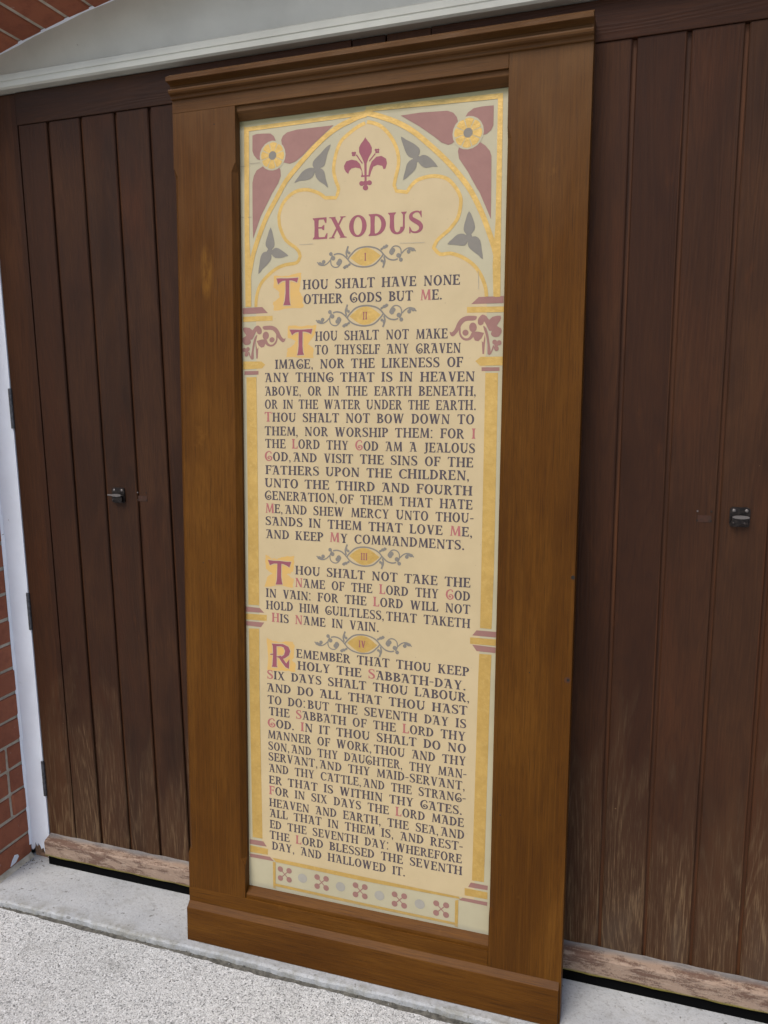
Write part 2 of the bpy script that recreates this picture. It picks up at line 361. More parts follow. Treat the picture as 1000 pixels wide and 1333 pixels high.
# grit and leaf crumbs that gather in the corner by the white jamb and along the sill
mb = MB()
for i in range(260):
    if i < 70: x, y = -.655+abs(random.gauss(0, .03)), -.012-abs(random.gauss(0, .03)); z = SILL_Z
    elif i < 150: x, y = random.uniform(-.65, 1.3), -.202+random.gauss(0, .004); z = GND_Z+.001
    else: x, y = random.uniform(-.65, 1.5), random.uniform(-.95, -.225); z = GND_Z
    r = random.uniform(.0010, .0032)
    a = random.random()*6.28; q = [(x+r*math.cos(a+k*2.09)*random.uniform(.6, 1.3), y+r*math.sin(a+k*2.09)*random.uniform(.6, 1.3), z) for k in range(3)]
    t = (x, y, z+r*random.uniform(.5, 1.1)); mb.solid(q+[t], [(0, 1, 3), (1, 2, 3), (2, 0, 3), (0, 2, 1)], random.choice((0, 0, 1)))
tag(mb.build('grit', [M['dirt'], M['sill']]), kind='stuff')

# ------------------------------------------------------------------ brick wall with a segmental arch
JX, JX2 = -.663, 1.685                  # brick reveals
CX, AR, AZ = .511, 4.14, -1.798         # arch: centre x, radius, centre z
FY = -.165
arc = lambda x: AZ+math.sqrt(AR*AR-(x-CX)**2)
wall = empty('brick_wall', (JX, FY, GND_Z))
tag(wall, 'red brick wall with pale mortar and a shallow arch around the doors', 'wall', kind='thing')
def W(mb, name, mats):
    o = mb.build(name, mats, wall); o.matrix_parent_inverse = Matrix.Translation((-JX, -FY, -GND_Z)); return o
CHIPS = [[(-.088, -.052), (-.080, -.038), (-.069, -.026), (-.058, -.030), (-.055, -.038), (-.068, -.050)]]
mb = MB(); mo = MB(); mb2 = MB()
zs = .0132-.0755*1; k = 0
while zs < 2.16:
    z0, z1 = max(zs+.005, GND_Z), zs+.0705
    if z1 > 2.168: z1 = 2.168
    split = [(FY, -.066), (-.056, -.004)] if k in (2, 3, 4, 13, 14, 22) else [(FY, -.003)]
    for y0, y1 in split:
        dx = random.uniform(-.0015, .0015)
        mb.box(JX-.100, JX+dx, y0, y1, z0, z1, .004, 0, .0012)
    dx = random.uniform(-.0015, .0015); mb2.box(JX2+dx, JX2+.100, FY, -.003, z0, z1, .004, 0, .0012)
    zs += .0755; k += 1
W(mb, 'brickwork', M['brick']); W(mb2, 'brickwork', M['brick'])
mo.box(JX-.098, JX-.0045, FY+.005, -.001, GND_Z, 2.170); mo.box(JX2+.0045, JX2+.098, FY+.005, -.001, GND_Z, 2.170)
mo.extrude([(JX-.02, SILL_Z-.001), (JX+.011, SILL_Z-.001), (JX+.004, SILL_Z+.006), (JX-.004, SILL_Z+.016), (JX-.02, SILL_Z+.016)], FY, -.002, 'y')
cp = MB()
for P_ in CHIPS: cp.extrude([(y, z) for y, z in P_], JX+.0005, JX+.0028, 'x')
W(cp, 'plaster_smear', M['white'])
# arch ring: bricks on edge
ring = MB(); th0 = math.asin((-.392-CX)/AR); dth = .0755/AR
i0 = int((math.asin((JX-.02-CX)/AR)-th0)/dth)-1
i = i0
while True:
    t0, t1 = th0+i*dth+.0048/AR, th0+(i+1)*dth-.0048/AR
    if t0 > math.asin((JX2+.02-CX)/AR): break
    rr = AR+random.uniform(-.0012, .0012); vs = []
    for y in (FY, .10):
        for t, r in ((t0, rr), (t1, rr), (t1, AR+.21), (t0, AR+.21)): vs.append((CX+r*math.sin(t), y, AZ+r*math.cos(t)))
    bm = bmesh.new(); bv = [bm.verts.new(v) for v in vs]
    for f in ((0, 1, 2, 3), (4, 5, 6, 7), (0, 1, 5, 4), (1, 2, 6, 5), (2, 3, 7, 6), (3, 0, 4, 7)): bm.faces.new([bv[q] for q in f])
    bmesh.ops.recalc_face_normals(bm, faces=bm.faces[:]); bmesh.ops.bevel(bm, geom=bm.edges[:], offset=.003, segments=1, affect='EDGES'); bm.verts.index_update()
    n0 = len(ring.f); ring.solid([v.co[:] for v in bm.verts], [[v.index for v in f.verts] for f in bm.faces])
    for j, f in enumerate(bm.faces):
        if f.normal.y < -.5: ring.mi[n0+j] = 1  # front faces of the ring take the paler pink brick
    bm.free(); i += 1
W(ring, 'arch_ring', [M['brick'], M['brick_pink']])
N = 48; vs = []; fs = []
for j in range(N+1):
    t = math.asin((JX-.03-CX)/AR)+(math.asin((JX2+.03-CX)/AR)-math.asin((JX-.03-CX)/AR))*j/N
    for y in (FY+.006, .098):
        for r in (AR+.005, AR+.209): vs.append((CX+r*math.sin(t), y, AZ+r*math.cos(t)))
for j in range(N):
    a, b = j*4, j*4+4
    fs += [(a, a+1, b+1, b), (a+2, a+3, b+3, b+2), (a, a+2, b+2, b), (a+1, a+3, b+3, b+1)]
mo.solid(vs, fs); W(mo, 'mortar', M['mortar'])
fc = MB()
fc.box(-3.2, JX-.1002, FY+.001, .30, GND_Z-.05, 2.171); fc.box(JX2+.1002, 4.3, FY+.001, .30, GND_Z-.05, 2.171)
fc.box(JX-.10, JX-.0992, 0, .3, GND_Z-.05, 2.171); 
pts = [(-3.2, 2.1712), (JX-.08, 2.1712)]
for j in range(25):
    t = math.asin((JX-.05-CX)/AR)+(math.asin((JX2+.05-CX)/AR)-math.asin((JX-.05-CX)/AR))*j/24
    pts.append((CX+(AR+.2095)*math.sin(t), AZ+(AR+.2095)*math.cos(t)))
pts += [(JX2+.08, 2.1712), (4.3, 2.1712), (4.3, 3.6), (-3.2, 3.6)]
fc.extrude(pts, FY+.001, .30, 'y'); W(fc, 'wall_face', M['brick_face'])
# dim inside of the building behind the doors
mb = MB(); mb.box(-1.2, 2.2, .085, 3.2, -.0695, 2.9)
tag(mb.build('interior', M['interior']), kind='structure')

# ------------------------------------------------------------------ white timber frame
DZ0, DZT, RB = .0105, 2.106, 2.0283
fr = empty('door_surround', (JX, 0, SILL_Z)); tag(fr, 'white painted timber door frame with moulded transom under the brick arch', 'door frame', kind='thing')
def F(mb, name, mats, par=fr):
    o = mb.build(name, mats, par); o.matrix_parent_inverse = Matrix.Translation((-JX, 0, -SILL_Z)); return o
jag = [(-.662, 2.1075), (-.5905, 2.1075), (-.5905, -.052), (-.594, -.058), (-.600, -.061), (-.606, -.052), (-.612, -.050), (-.616, -.034), (-.624, -.041), (-.628, -.030), (-.636, -.022), (-.639, -.034), (-.645, -.020), (-.650, -.040), (-.656, -.048), (-.662, -.046)]
mb = MB(); mb.extrude(jag, -.002, .07, 'y'); F(mb, 'jamb', M['white'])
mb = MB(); mb.box(1.6125, 1.684, -.002, .07, -.055, 2.1075); F(mb, 'jamb', M['white'])
mb = MB(); mb.box(-.655, -.597, .004, .06, SILL_Z, -.01, .004, 0, .002); F(mb, 'rotten_foot', M['rot'])
mb = MB(); z = -.03
while z < 2.1:
    h = random.uniform(.03, .06); wd = random.uniform(.004, .009)
    mb.extrude([(-.6635, -.0085), (-.6635+wd, -.0025), (-.6635, .0)], z, min(z+h, 2.1), 'z', 0, False); z += h
F(mb, 'sealant', M['white'])
mb = MB(); prof = [(.075, 2.108), (-.025, 2.108), (-.0300, 2.112), (-.0300, 2.1215), (-.0262, 2.1235), (-.0262, 2.1260), (-.0280, 2.1275), (-.0280, 2.1345), (-.0225, 2.1365), (-.0225, 2.1440), (-.018, 2.1475), (.008, 2.1500), (.075, 2.150)]
mb.extrude(prof, -.664, 1.686, 'x'); F(mb, 'transom', M['white_shaded'])
mb = MB(); pts = [(-.664, 2.149), (1.686, 2.149)]+[(1.686-(2.350)*j/40, arc(1.686-2.350*j/40)+.003) for j in range(41)]
mb.extrude(pts, .006, .05, 'y'); F(mb, 'tympanum', M['white_shaded'])
mb = MB()
for j in range(60):
    a, b = -.664+2.35*j/60, -.664+2.35*(j+1)/60
    wd0, wd1 = .0022+.0012*math.sin(j*1.7), .0022+.0012*math.sin(j*1.7+1.7)
    mb.solid([(a, .006, arc(a)-wd0), (b, .006, arc(b)-wd1), (b, .001, arc(b)+.002), (a, .001, arc(a)+.002)], [(0, 1, 2, 3)])
F(mb, 'arch_sealant', M['white'])

# ------------------------------------------------------------------ the two boarded doors
def make_door(x0, x1, grooves, stiles, label, hinge_x):
    d = empty('boarded_door', (x0, 0, DZ0)); tag(d, label, 'door', kind='thing')
    inv = Matrix.Translation((-x0, 0, -DZ0))
    def P(mb, name, mats, par=None):
        o = mb.build(name, mats, par or d); o.matrix_parent_inverse = inv if par is None else Matrix.Identity(4)
        return o
    mb = MB(); g = .0040
    for a, b in zip(grooves[:-1], grooves[1:]):
        ga = .0012 if a in stiles else g; gb = .0012 if b in stiles else g
        y = random.uniform(-.0006, .0006)
        prof = [(a+ga, .012), (a+ga, y+.0022), (a+ga+.0022, y), (b-gb-.0022, y), (b-gb, y+.0022), (b-gb, .012)]
        mb.extrude(prof, DZ0, RB-.0012, 'z')
    P(mb, 'boarding', M['boards'])
    mb = MB(); mb.box(grooves[0], grooves[-1], .0080, .034, DZ0+.001, RB-.001)
    P(mb, 'groove_backing', M['groove'])
    for a, b in ((x0, stiles[0]), (stiles[1], x1)):
        mb = MB(); mb.box(a, b-.0 if b == x1 else b-.0010, -.0010, .036, DZ0, DZT, .002) if a == x0 else mb.box(a+.0010, b, -.0010, .036, DZ0, DZT, .002)
        P(mb, 'stile', M['boards'])
    mb = MB(); mb.box(stiles[0]+.0006, stiles[1]-.0006, -.0032, .036, RB, DZT, .0016); P(mb, 'top_rail', M['rail'])
    mb = MB(); prof = [(.03, -.038), (-.028, -.038), (-.0305, -.0355), (-.0305, .0075), (-.027, .012), (-.004, .0190), (-.0008, .0205), (-.0008, .0060), (.03, .0060)]
    n = 60; vs = []; fs = []; L = len(prof)
    for j in range(n+1):
        x = x0+.004+(x1-x0-.008)*j/n
        for y, z in prof: vs.append((x, y+(.0006*math.sin(x*90+z*300) if y < 0 else 0), z+(.0009*math.sin(x*41+1) if z < -.034 else .0008*math.sin(x*63))))
    for j in range(n):
        for q in range(L): fs.append((j*L+q, j*L+(q+1) % L, (j+1)*L+(q+1) % L, (j+1)*L+q))
    fs += [tuple(range(L)), tuple(range(n*L, n*L+L))]
    mb.solid(vs, fs); P(mb, 'weather_board', M['peel'])
    mb = MB(); mb.box(x0+.006, x1-.004, -.020, .02, SILL_Z-.002, -.036); P(mb, 'gap_shade_strip', M['gap_black'])  # black strip stands in for the shaded gap under the door
    for z in (.199, .720, 1.303):
        h = MB(); h.cyl((hinge_x, -.0035, z-.055), .0052, .110, 'z', 12)
        for zz in (-.033, -.011, .011, .033): h.cyl((hinge_x, -.0035, z+zz-.0006), .0056, .0012, 'z', 12)
        h.box(hinge_x-.0070, hinge_x+.0015, -.0030, .0, z-.055, z+.055, .0006)
        P(h, 'hinge', M['hinge'])
    return d, P
CG = .511
dl, PL = make_door(-.588, CG-.0018, [-.4922, -.3985, -.2979, -.1954, -.0962, .0055, .1073, .2091, .3109, .4313], (-.4922, .4313),
    'dark brown boarded door left of the painted board, hinged on the white jamb', -.5892)
dr, PR = make_door(CG+.0018, 1.610, [.6123, .7217, .8235, .9252, 1.0269, 1.1281, 1.2309, 1.3319, 1.4335, 1.5155], (.6123, 1.5155),
    'dark brown boarded door right of the painted board, with bleached grain at its foot', 1.6112)

def catch(P, x, z, flip):
    """iron gripper catch: screwed back plate, raised keeper with a tongue, screws"""
    pl = MB(); pl.extrude([(x+a*.0195+b*.0055, z+c_*.0205+d_*.0055) for a, c_, b, d_ in ((1, 1, 0, -1), (1, 1, -.3, -.3), (1, 1, -1, 0), (-1, 1, 1, 0), (-1, 1, .3, -.3), (-1, 1, 0, -1), (-1, -1, 0, 1), (-1, -1, .3, .3), (-1, -1, 1, 0), (1, -1, -1, 0), (1, -1, -.3, .3), (1, -1, 0, 1))], -.0035, .0005, 'y')
    pl.box(x-.0165, x+.0165, -.0120, -.003, z-.0180, z+.0010, .0050)
    pl.cyl((x-.0085*flip, -.0125, z-.0105), .0085, .003, 'y', 16, 0); 
    o = P(pl, 'catch', M['iron'])
    t = MB(); n_ = 16; t.extrude([(x+.001+.0165*math.cos(2*math.pi*i/n_), z+.0015+.0036*math.sin(2*math.pi*i/n_)) for i in range(n_)], -.0165, -.0115, 'y')
    if flip < 0: t.box(x-.0270, x-.0120, -.0155, -.0110, z-.0005, z+.0035, .0015)
    P(t, 'tongue', M['steel'], o)
    for sx in (-.0118, .0122):
        s = MB(); s.cyl((x+sx, -.0034, z+.0135), .0036, -.0014, 'y', 14, 0, -.0012); P(s, 'screw', M['steel'], o)
    for sx in (-.012, .009):
        s = MB(); s.cyl((x+sx, -.0119, z-.0125), .0032, -.0010, 'y', 12, 0, -.001); P(s, 'screw', M['iron'], o)
catch(PR, 1.2727, 1.0774, 1)
catch(PL, -.2560, 1.0712, -1)
def scar(P, x, z):
    s = MB(); s.box(x-.0125, x+.0145, -.0006, .001, z-.0130, z+.0015, .0003); o = P(s, 'catch_scar', M['patch'])
    for sx in (-.0135, .0135):
        for sz in (-.0095, .0105):
            h = MB(); h.cyl((x+sx, -.0007, z+sz), .0019, -.0004, 'y', 10); P(h, 'screw_hole', M['steel'] if (sx < 0 and sz > 0) else M['hole'], o)
scar(PR, 1.2045, 1.0762); scar(PL, -.1830, 1.0700)

# ------------------------------------------------------------------ the framed, lettered board
BM = Matrix([(0.9999973, -0.002320625, -0.0001295608, 0), (0.002324239, 0.9984424, 0.05574317, -0.16), (0, -0.05574332, 0.9984451, 0), (0, 0, 0, 1)])
board = empty('commandment_board'); board.matrix_world = BM
tag(board, 'tall oak framed painted commandments board headed EXODUS, leaning against the doors', 'sign board', kind='thing')
# local axes: x along the board, y into it (front face y=0), z up it
UW, DP = .9515, .046
def B(mb, name, mats, par=board, fix=True): return mb.build(name, mats, par, fix)
def stile_sections(u0, u1, v0, v1, ch):
    secs = []
    for v, c in ch:
        ci, co_ = c; secs.append([(u0, DP, v), (u0, ci, v), (u0+ci, 0, v), (u1-co_, 0, v), (u1, co_, v), (u1, DP, v)])
    vs = [p for s_ in secs for p in s_]; fs = []
    for j in range(len(secs)-1):
        for q in range(6): fs.append((j*6+q, j*6+(q+1) % 6, (j+1)*6+(q+1) % 6, (j+1)*6+q))
    fs += [tuple(range(6)), tuple(range((len(secs)-1)*6, len(secs)*6))]
    mb = MB(); mb.solid(vs, fs); return mb
e = .0009
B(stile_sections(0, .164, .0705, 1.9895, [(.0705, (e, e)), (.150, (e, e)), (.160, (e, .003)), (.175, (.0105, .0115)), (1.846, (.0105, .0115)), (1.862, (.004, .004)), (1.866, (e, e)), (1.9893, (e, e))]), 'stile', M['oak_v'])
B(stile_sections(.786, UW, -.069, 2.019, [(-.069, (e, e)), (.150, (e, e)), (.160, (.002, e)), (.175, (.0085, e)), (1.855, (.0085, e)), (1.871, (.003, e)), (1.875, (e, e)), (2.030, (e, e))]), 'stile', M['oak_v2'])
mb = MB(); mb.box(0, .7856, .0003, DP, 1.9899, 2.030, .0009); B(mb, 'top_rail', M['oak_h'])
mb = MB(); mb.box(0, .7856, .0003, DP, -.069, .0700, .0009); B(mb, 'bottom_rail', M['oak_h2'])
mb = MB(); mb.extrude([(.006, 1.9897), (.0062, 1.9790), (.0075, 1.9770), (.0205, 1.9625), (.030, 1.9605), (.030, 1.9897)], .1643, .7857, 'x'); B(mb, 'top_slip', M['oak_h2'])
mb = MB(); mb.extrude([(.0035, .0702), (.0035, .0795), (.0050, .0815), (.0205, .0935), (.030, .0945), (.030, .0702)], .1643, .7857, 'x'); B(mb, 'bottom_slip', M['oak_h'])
cr = [(DP, 2.0185), (-.0004, 2.0185), (-.0040, 2.0190), (-.0052, 2.0205), (-.0052, 2.0245), (-.0068, 2.0262), (-.0120, 2.0275), (-.0150, 2.0300), (-.0162, 2.0340), (-.0150, 2.0375), (-.0085, 2.0400), (-.0052, 2.0430), (-.0058, 2.0468), (-.0105, 2.0498), (-.0180, 2.0510), (-.0245, 2.0513), (-.0255, 2.0522), (-.0255, 2.0603), (-.0245, 2.0613), (-.0090, 2.0715), (DP, 2.0725)]
n = 70; vs = []; fs = []; L = len(cr)
for j in range(n+1):
    u = UW*j/n
    for y, z in cr:
        k = 1 if y < -.02 and z > 2.055 else 0
        vs.append((u, y+k*.0003*math.sin(u*31)+k*.0002*math.sin(u*77), z+k*.0004*math.sin(u*23+1)))
for j in range(n):
    for q in range(L): fs.append((j*L+q, j*L+(q+1) % L, (j+1)*L+(q+1) % L, (j+1)*L+q))
fs += [tuple(range(L)), tuple(range(n*L, n*L+L))]
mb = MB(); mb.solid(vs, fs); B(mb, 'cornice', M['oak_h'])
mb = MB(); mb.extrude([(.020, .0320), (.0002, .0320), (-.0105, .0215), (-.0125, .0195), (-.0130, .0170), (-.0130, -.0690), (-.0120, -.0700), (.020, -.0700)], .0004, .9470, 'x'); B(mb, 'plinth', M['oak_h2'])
mb = MB(); mb.box(.01, UW-.01, .034, .040, .04, 2.0); B(mb, 'backing_panel', M['oak_v'])
for u, v, r in ((.9470, .9525, .0042), (.9440, .7290, .0030)):
    mb = MB(); mb.cyl((u, .0001, v), r, -.0004, 'y', 14); B(mb, 'bolt_hole', M['hole'])
for u, v in ((.862, .737), (.806, .402), (.060, .930), (.110, 1.955)):
    mb = MB(); mb.cyl((u, .0001, v), .0014, -.0004, 'y', 10); B(mb, 'nail_hole', M['hole'])
mb = MB(); mb.cyl((.9430, .0002, .7290), .0066, -.0003, 'y', 18); B(mb, 'screw_cup', M['groove'])

# ---- painted panel: canvas sheet, every painted layer lies a fraction of a millimetre above it
CY = .022
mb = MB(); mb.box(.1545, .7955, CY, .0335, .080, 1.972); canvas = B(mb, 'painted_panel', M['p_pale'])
def flat(pieces, name, mat, lift, label=None):
    """pieces: (u,v) polygons; each sits lift (+ a few microns per overlapping piece) in front of the canvas"""
    mb = MB()
    for i, p in enumerate(pieces):
        y = CY-lift-(i % 14)*1.2e-5
        a = sum(p[k][0]*p[(k+1) % len(p)][1]-p[(k+1) % len(p)][0]*p[k][1] for k in range(len(p)))
        q = p if a > 0 else p[::-1]
        mb.poly([(u, y, v) for u, v in q])
    o = B(mb, name, mat, canvas, False)
    if label: o['label'] = label
    return o
def smooth(p, n=3, closed=False):
    """Catmull-Rom through the points"""
    out = []; N = len(p); R = range(N if closed else N-1)
    g = (lambda i: p[i % N]) if closed else (lambda i: p[max(0, min(N-1, i))])
    for i in R:
        p0, p1, p2, p3 = g(i-1), g(i), g(i+1), g(i+2)
        for k in range(n):
            t = k/n
            out.append(tuple(.5*((2*p1[c])+(-p0[c]+p2[c])*t+(2*p0[c]-5*p1[c]+4*p2[c]-p3[c])*t*t+(-p0[c]+3*p1[c]-3*p2[c]+p3[c])*t**3) for c in (0, 1)))
    if not closed: out.append(p[-1])
    return out
def stroke(p, wd):
    """ribbon along a polyline; wd number or list"""
    N = len(p); wl = wd if isinstance(wd, list) else [wd]*N; A = []; Bq = []
    for i in range(N):
        a, b = p[max(0, i-1)], p[min(N-1, i+1)]; dx, dy = b[0]-a[0], b[1]-a[1]; l = math.hypot(dx, dy) or 1
        nx, ny = -dy/l*wl[i]/2, dx/l*wl[i]/2
        A.append((p[i][0]+nx, p[i][1]+ny)); Bq.append((p[i][0]-nx, p[i][1]-ny))
    return A, Bq
def ribbon(pieces, p, wd):
    A, Bq = stroke(p, wd)
    pieces.append(A+Bq[::-1])
def disc(c, rx, ry=None, n=20):
    ry = ry or rx; return [(c[0]+rx*math.cos(2*math.pi*i/n), c[1]+ry*math.sin(2*math.pi*i/n)) for i in range(n)]

LINES=[('I', 'HOU SHALT HAVE NONE', 0.3203, 1.578, 0.6884, 1.5709), ('I', 'OTHER GODS BUT *ME.', 0.3216, 1.5452, 0.6502, 1.5414), ('II', 'HOU SHALT NOT MAKE', 0.3504, 1.4613, 0.6633, 1.4583), ('II', 'TO THYSELF ANY GRAVEN', 0.3503, 1.4303, 0.693, 1.4264), ('II', 'IMAGE, NOR THE LIKENESS OF', 0.2485, 1.3995, 0.6981, 1.3963), ('II', 'ANY THING THAT IS IN HEAVEN', 0.2216, 1.3693, 0.725, 1.3647), ('II', 'ABOVE, OR IN THE EARTH BENEATH,', 0.2213, 1.3378, 0.7288, 1.334), ('II', 'OR IN THE WATER UNDER THE EARTH.', 0.2209, 1.307, 0.7295, 1.3033), ('II', '*THOU SHALT NOT BOW DOWN TO', 0.2206, 1.2765, 0.7256, 1.2725), ('II', 'THEM, NOR WORSHIP THEM: FOR *I', 0.2203, 1.244, 0.7288, 1.2412), ('II', 'THE *LORD THY *GOD AM A JEALOUS', 0.2215, 1.2142, 0.7282, 1.2094), ('II', '*GOD,~AND VISIT THE SINS OF THE', 0.2196, 1.1835, 0.7249, 1.1787), ('II', 'FATHERS UPON THE CHILDREN,', 0.2208, 1.1514, 0.7177, 1.1497), ('II', 'UNTO THE THIRD AND FOURTH', 0.2189, 1.1205, 0.7242, 1.1164), ('II', 'GENERATION,~OF THEM THAT HATE', 0.2186, 1.0902, 0.7255, 1.0855), ('II', '*ME,~AND SHEW MERCY UNTO THOU-', 0.2198, 1.0584, 0.7287, 1.0558), ('II', 'SANDS IN THEM THAT LOVE *ME,', 0.2195, 1.0286, 0.7267, 1.0251), ('II', 'AND KEEP *MY COMMANDMENTS.', 0.2207, 0.9966, 0.7096, 0.9947), ('III', 'HOU SHALT NOT TAKE THE', 0.2973, 0.9126, 0.7244, 0.9104), ('III', '*NAME OF THE *LORD THY *GOD', 0.2971, 0.8819, 0.7243, 0.8799), ('III', 'IN VAIN: FOR THE *LORD WILL NOT', 0.2192, 0.8517, 0.7249, 0.8499), ('III', 'HOLD HIM GUILTLESS,~THAT TAKETH', 0.2188, 0.8219, 0.7256, 0.8179), ('III', '*HIS *NAME IN VAIN.', 0.2343, 0.7911, 0.5106, 0.7898), ('IV', 'EMEMBER THAT THOU KEEP', 0.2984, 0.7075, 0.7251, 0.7066), ('IV', 'HOLY THE *SABBATH-DAY.', 0.3021, 0.678, 0.719, 0.6732), ('IV', '*SIX DAYS SHALT THOU LABOUR,', 0.2194, 0.6462, 0.7276, 0.6462), ('IV', 'AND DO ALL THAT THOU HAST', 0.219, 0.6141, 0.7228, 0.6154), ('IV', 'TO DO:~BUT THE SEVENTH DAY IS', 0.2211, 0.583, 0.7207, 0.5841), ('IV', 'THE *SABBATH OF THE *LORD THY', 0.224, 0.5536, 0.72, 0.5538), ('IV', '*GOD. *IN IT THOU SHALT DO NO', 0.2205, 0.5231, 0.7219, 0.5249), ('IV', 'MANNER OF WORK,~THOU AND THY', 0.2202, 0.4936, 0.7224, 0.495), ('IV', 'SON,~AND THY DAUGHTER, THY MAN-', 0.2215, 0.4643, 0.7244, 0.4645), ('IV', 'SERVANT,~AND THY MAID-SERVANT,', 0.2212, 0.4361, 0.7215, 0.436), ('IV', 'AND THY CATTLE,~AND THE STRANG-', 0.2225, 0.4066, 0.7235, 0.4061), ('IV', 'ER THAT IS WITHIN THY GATES.', 0.2222, 0.376, 0.7158, 0.3758), ('IV', '*FOR IN SIX DAYS THE *LORD MADE', 0.2227, 0.3477, 0.7198, 0.3466), ('IV', 'HEAVEN AND EARTH, THE SEA,~AND', 0.2224, 0.316, 0.7217, 0.3171), ('IV', 'ALL THAT IN THEM IS, AND REST-', 0.2237, 0.2885, 0.7188, 0.2879), ('IV', 'ED THE SEVENTH DAY: WHEREFORE', 0.2234, 0.259, 0.7167, 0.2574), ('IV', 'THE *LORD BLESSED THE SEVENTH', 0.2231, 0.2302, 0.7186, 0.2282), ('IV', 'DAY, AND HALLOWED IT.', 0.2294, 0.2025, 0.5808, 0.1981)]
HEAD=[(0.3454,1.6875),(0.6052,1.685),(0.3477,1.734),(0.6018,1.7305)]
ARCH_L=[(0.4736,1.9435),(0.456,1.9411),(0.4366,1.9346),(0.4106,1.9259),(0.3809,1.91),(0.3475,1.8854),(0.3136,1.8545),(0.2791,1.82),(0.2545,1.7826),(0.2331,1.7505),(0.215,1.7141),(0.1966,1.6686),(0.1872,1.6315),(0.1813,1.6002),(0.1798,1.5447)]
ARCH_R=[(0.4683,1.9478),(0.4986,1.9384),(0.5419,1.92),(0.5781,1.8981),(0.6109,1.8707),(0.6498,1.8341),(0.6821,1.7984),(0.7079,1.7634),(0.7307,1.7202),(0.7471,1.6802),(0.7603,1.6436),(0.7666,1.6133),(0.7696,1.5771),(0.7704,1.5415)]
CUSP_L=[(0.4705,1.9257),(0.4528,1.9198),(0.4302,1.9063),(0.4139,1.8934),(0.4041,1.8739),(0.3981,1.8509),(0.3968,1.8304),(0.4024,1.8091),(0.4084,1.7923),(0.4024,1.7741),(0.3758,1.7763),(0.3607,1.7874),(0.3337,1.7972),(0.3065,1.7965),(0.2858,1.7861),(0.27,1.7691),(0.2622,1.7483),(0.2618,1.7385),(0.2644,1.7199),(0.2781,1.6913),(0.3023,1.6728),(0.3109,1.6631),(0.3143,1.6521),(0.3056,1.6388),(0.2777,1.6357),(0.2531,1.6278),(0.2281,1.6104),(0.2118,1.5924),(0.2026,1.5676),(0.2005,1.5439)]
CUSP_R=[(0.4751,1.9279),(0.4987,1.9202),(0.5188,1.9044),(0.5356,1.8815),(0.5458,1.8563),(0.5476,1.8318),(0.5413,1.8051),(0.5381,1.7901),(0.5432,1.7768),(0.5681,1.7723),(0.5745,1.7824),(0.5891,1.7947),(0.6118,1.8002),(0.6344,1.7997),(0.6569,1.7917),(0.6731,1.7754),(0.6845,1.7565),(0.687,1.7385),(0.6806,1.709),(0.6619,1.6862),(0.6396,1.6695),(0.6333,1.6608),(0.6285,1.6519),(0.6433,1.6372),(0.6659,1.6374),(0.6916,1.6282),(0.7173,1.6101),(0.7335,1.588),(0.7434,1.5633),(0.7464,1.5431)]
BAR_T=[(0.1754,1.9484),(0.4736,1.9507),(0.4752,1.9424),(0.1859,1.9388)]
BAR_T2=[(0.4716,1.9596),(0.772,1.952),(0.7626,1.9417),(0.4716,1.949)]
BAR_L=[(0.1754,1.9514),(0.1877,1.9404),(0.1855,1.6943),(0.189,1.6314),(0.1885,1.5444),(0.1733,1.545),(0.1732,1.6951)]
BAR_R=[(0.772,1.9526),(0.7616,1.9418),(0.7622,1.697),(0.758,1.6078),(0.7611,1.5425),(0.776,1.5418),(0.7739,1.6961)]
MAROON_SPANDRELS=[[(0.1964,1.9286),(0.207,1.9308),(0.2245,1.9301),(0.2419,1.9283),(0.2505,1.9217),(0.2546,1.9128),(0.2549,1.9089),(0.2312,1.9032),(0.2187,1.8832),(0.2175,1.8718),(0.2081,1.8751),(0.1994,1.8851),(0.1959,1.8946)],[(0.2701,1.9022),(0.2688,1.9114),(0.273,1.9199),(0.2833,1.9263),(0.3072,1.9297),(0.3958,1.9295),(0.3476,1.8943),(0.3205,1.8718),(0.3034,1.8614),(0.2897,1.8576),(0.2742,1.8621),(0.2744,1.8778)],[(0.1947,1.7936),(0.195,1.8244),(0.1988,1.8394),(0.206,1.8509),(0.222,1.8586),(0.2446,1.8504),(0.2621,1.8533),(0.2662,1.8469),(0.2671,1.8332),(0.26,1.8171),(0.2441,1.7957),(0.237,1.7833),(0.2154,1.7481),(0.1952,1.6999),(0.1945,1.7248)],[(0.6926,1.9121),(0.6986,1.9217),(0.7108,1.929),(0.7293,1.9306),(0.7531,1.9299),(0.7531,1.8909),(0.7487,1.8813),(0.7397,1.875),(0.7321,1.8735),(0.7301,1.8905),(0.7113,1.9071)],[(0.5516,1.9324),(0.5939,1.9336),(0.6546,1.9305),(0.6673,1.9252),(0.6753,1.9155),(0.6777,1.9065),(0.671,1.894),(0.6721,1.8674),(0.6652,1.8628),(0.6573,1.8612),(0.6429,1.8675),(0.6268,1.881),(0.5943,1.9053)],[(0.6811,1.8547),(0.6788,1.8461),(0.6815,1.831),(0.7009,1.8026),(0.7203,1.7683),(0.7267,1.759),(0.7522,1.7022),(0.7519,1.7422),(0.7505,1.8302),(0.7466,1.8408),(0.7371,1.8519),(0.7262,1.8598),(0.7124,1.8515),(0.6937,1.8505)]]
FLOWERS=[[(0.247,1.8795),(0.2761,1.8776),(0.2473,1.9088)],[(0.7,1.8812),(0.7301,1.8789),(0.6994,1.9114)]]
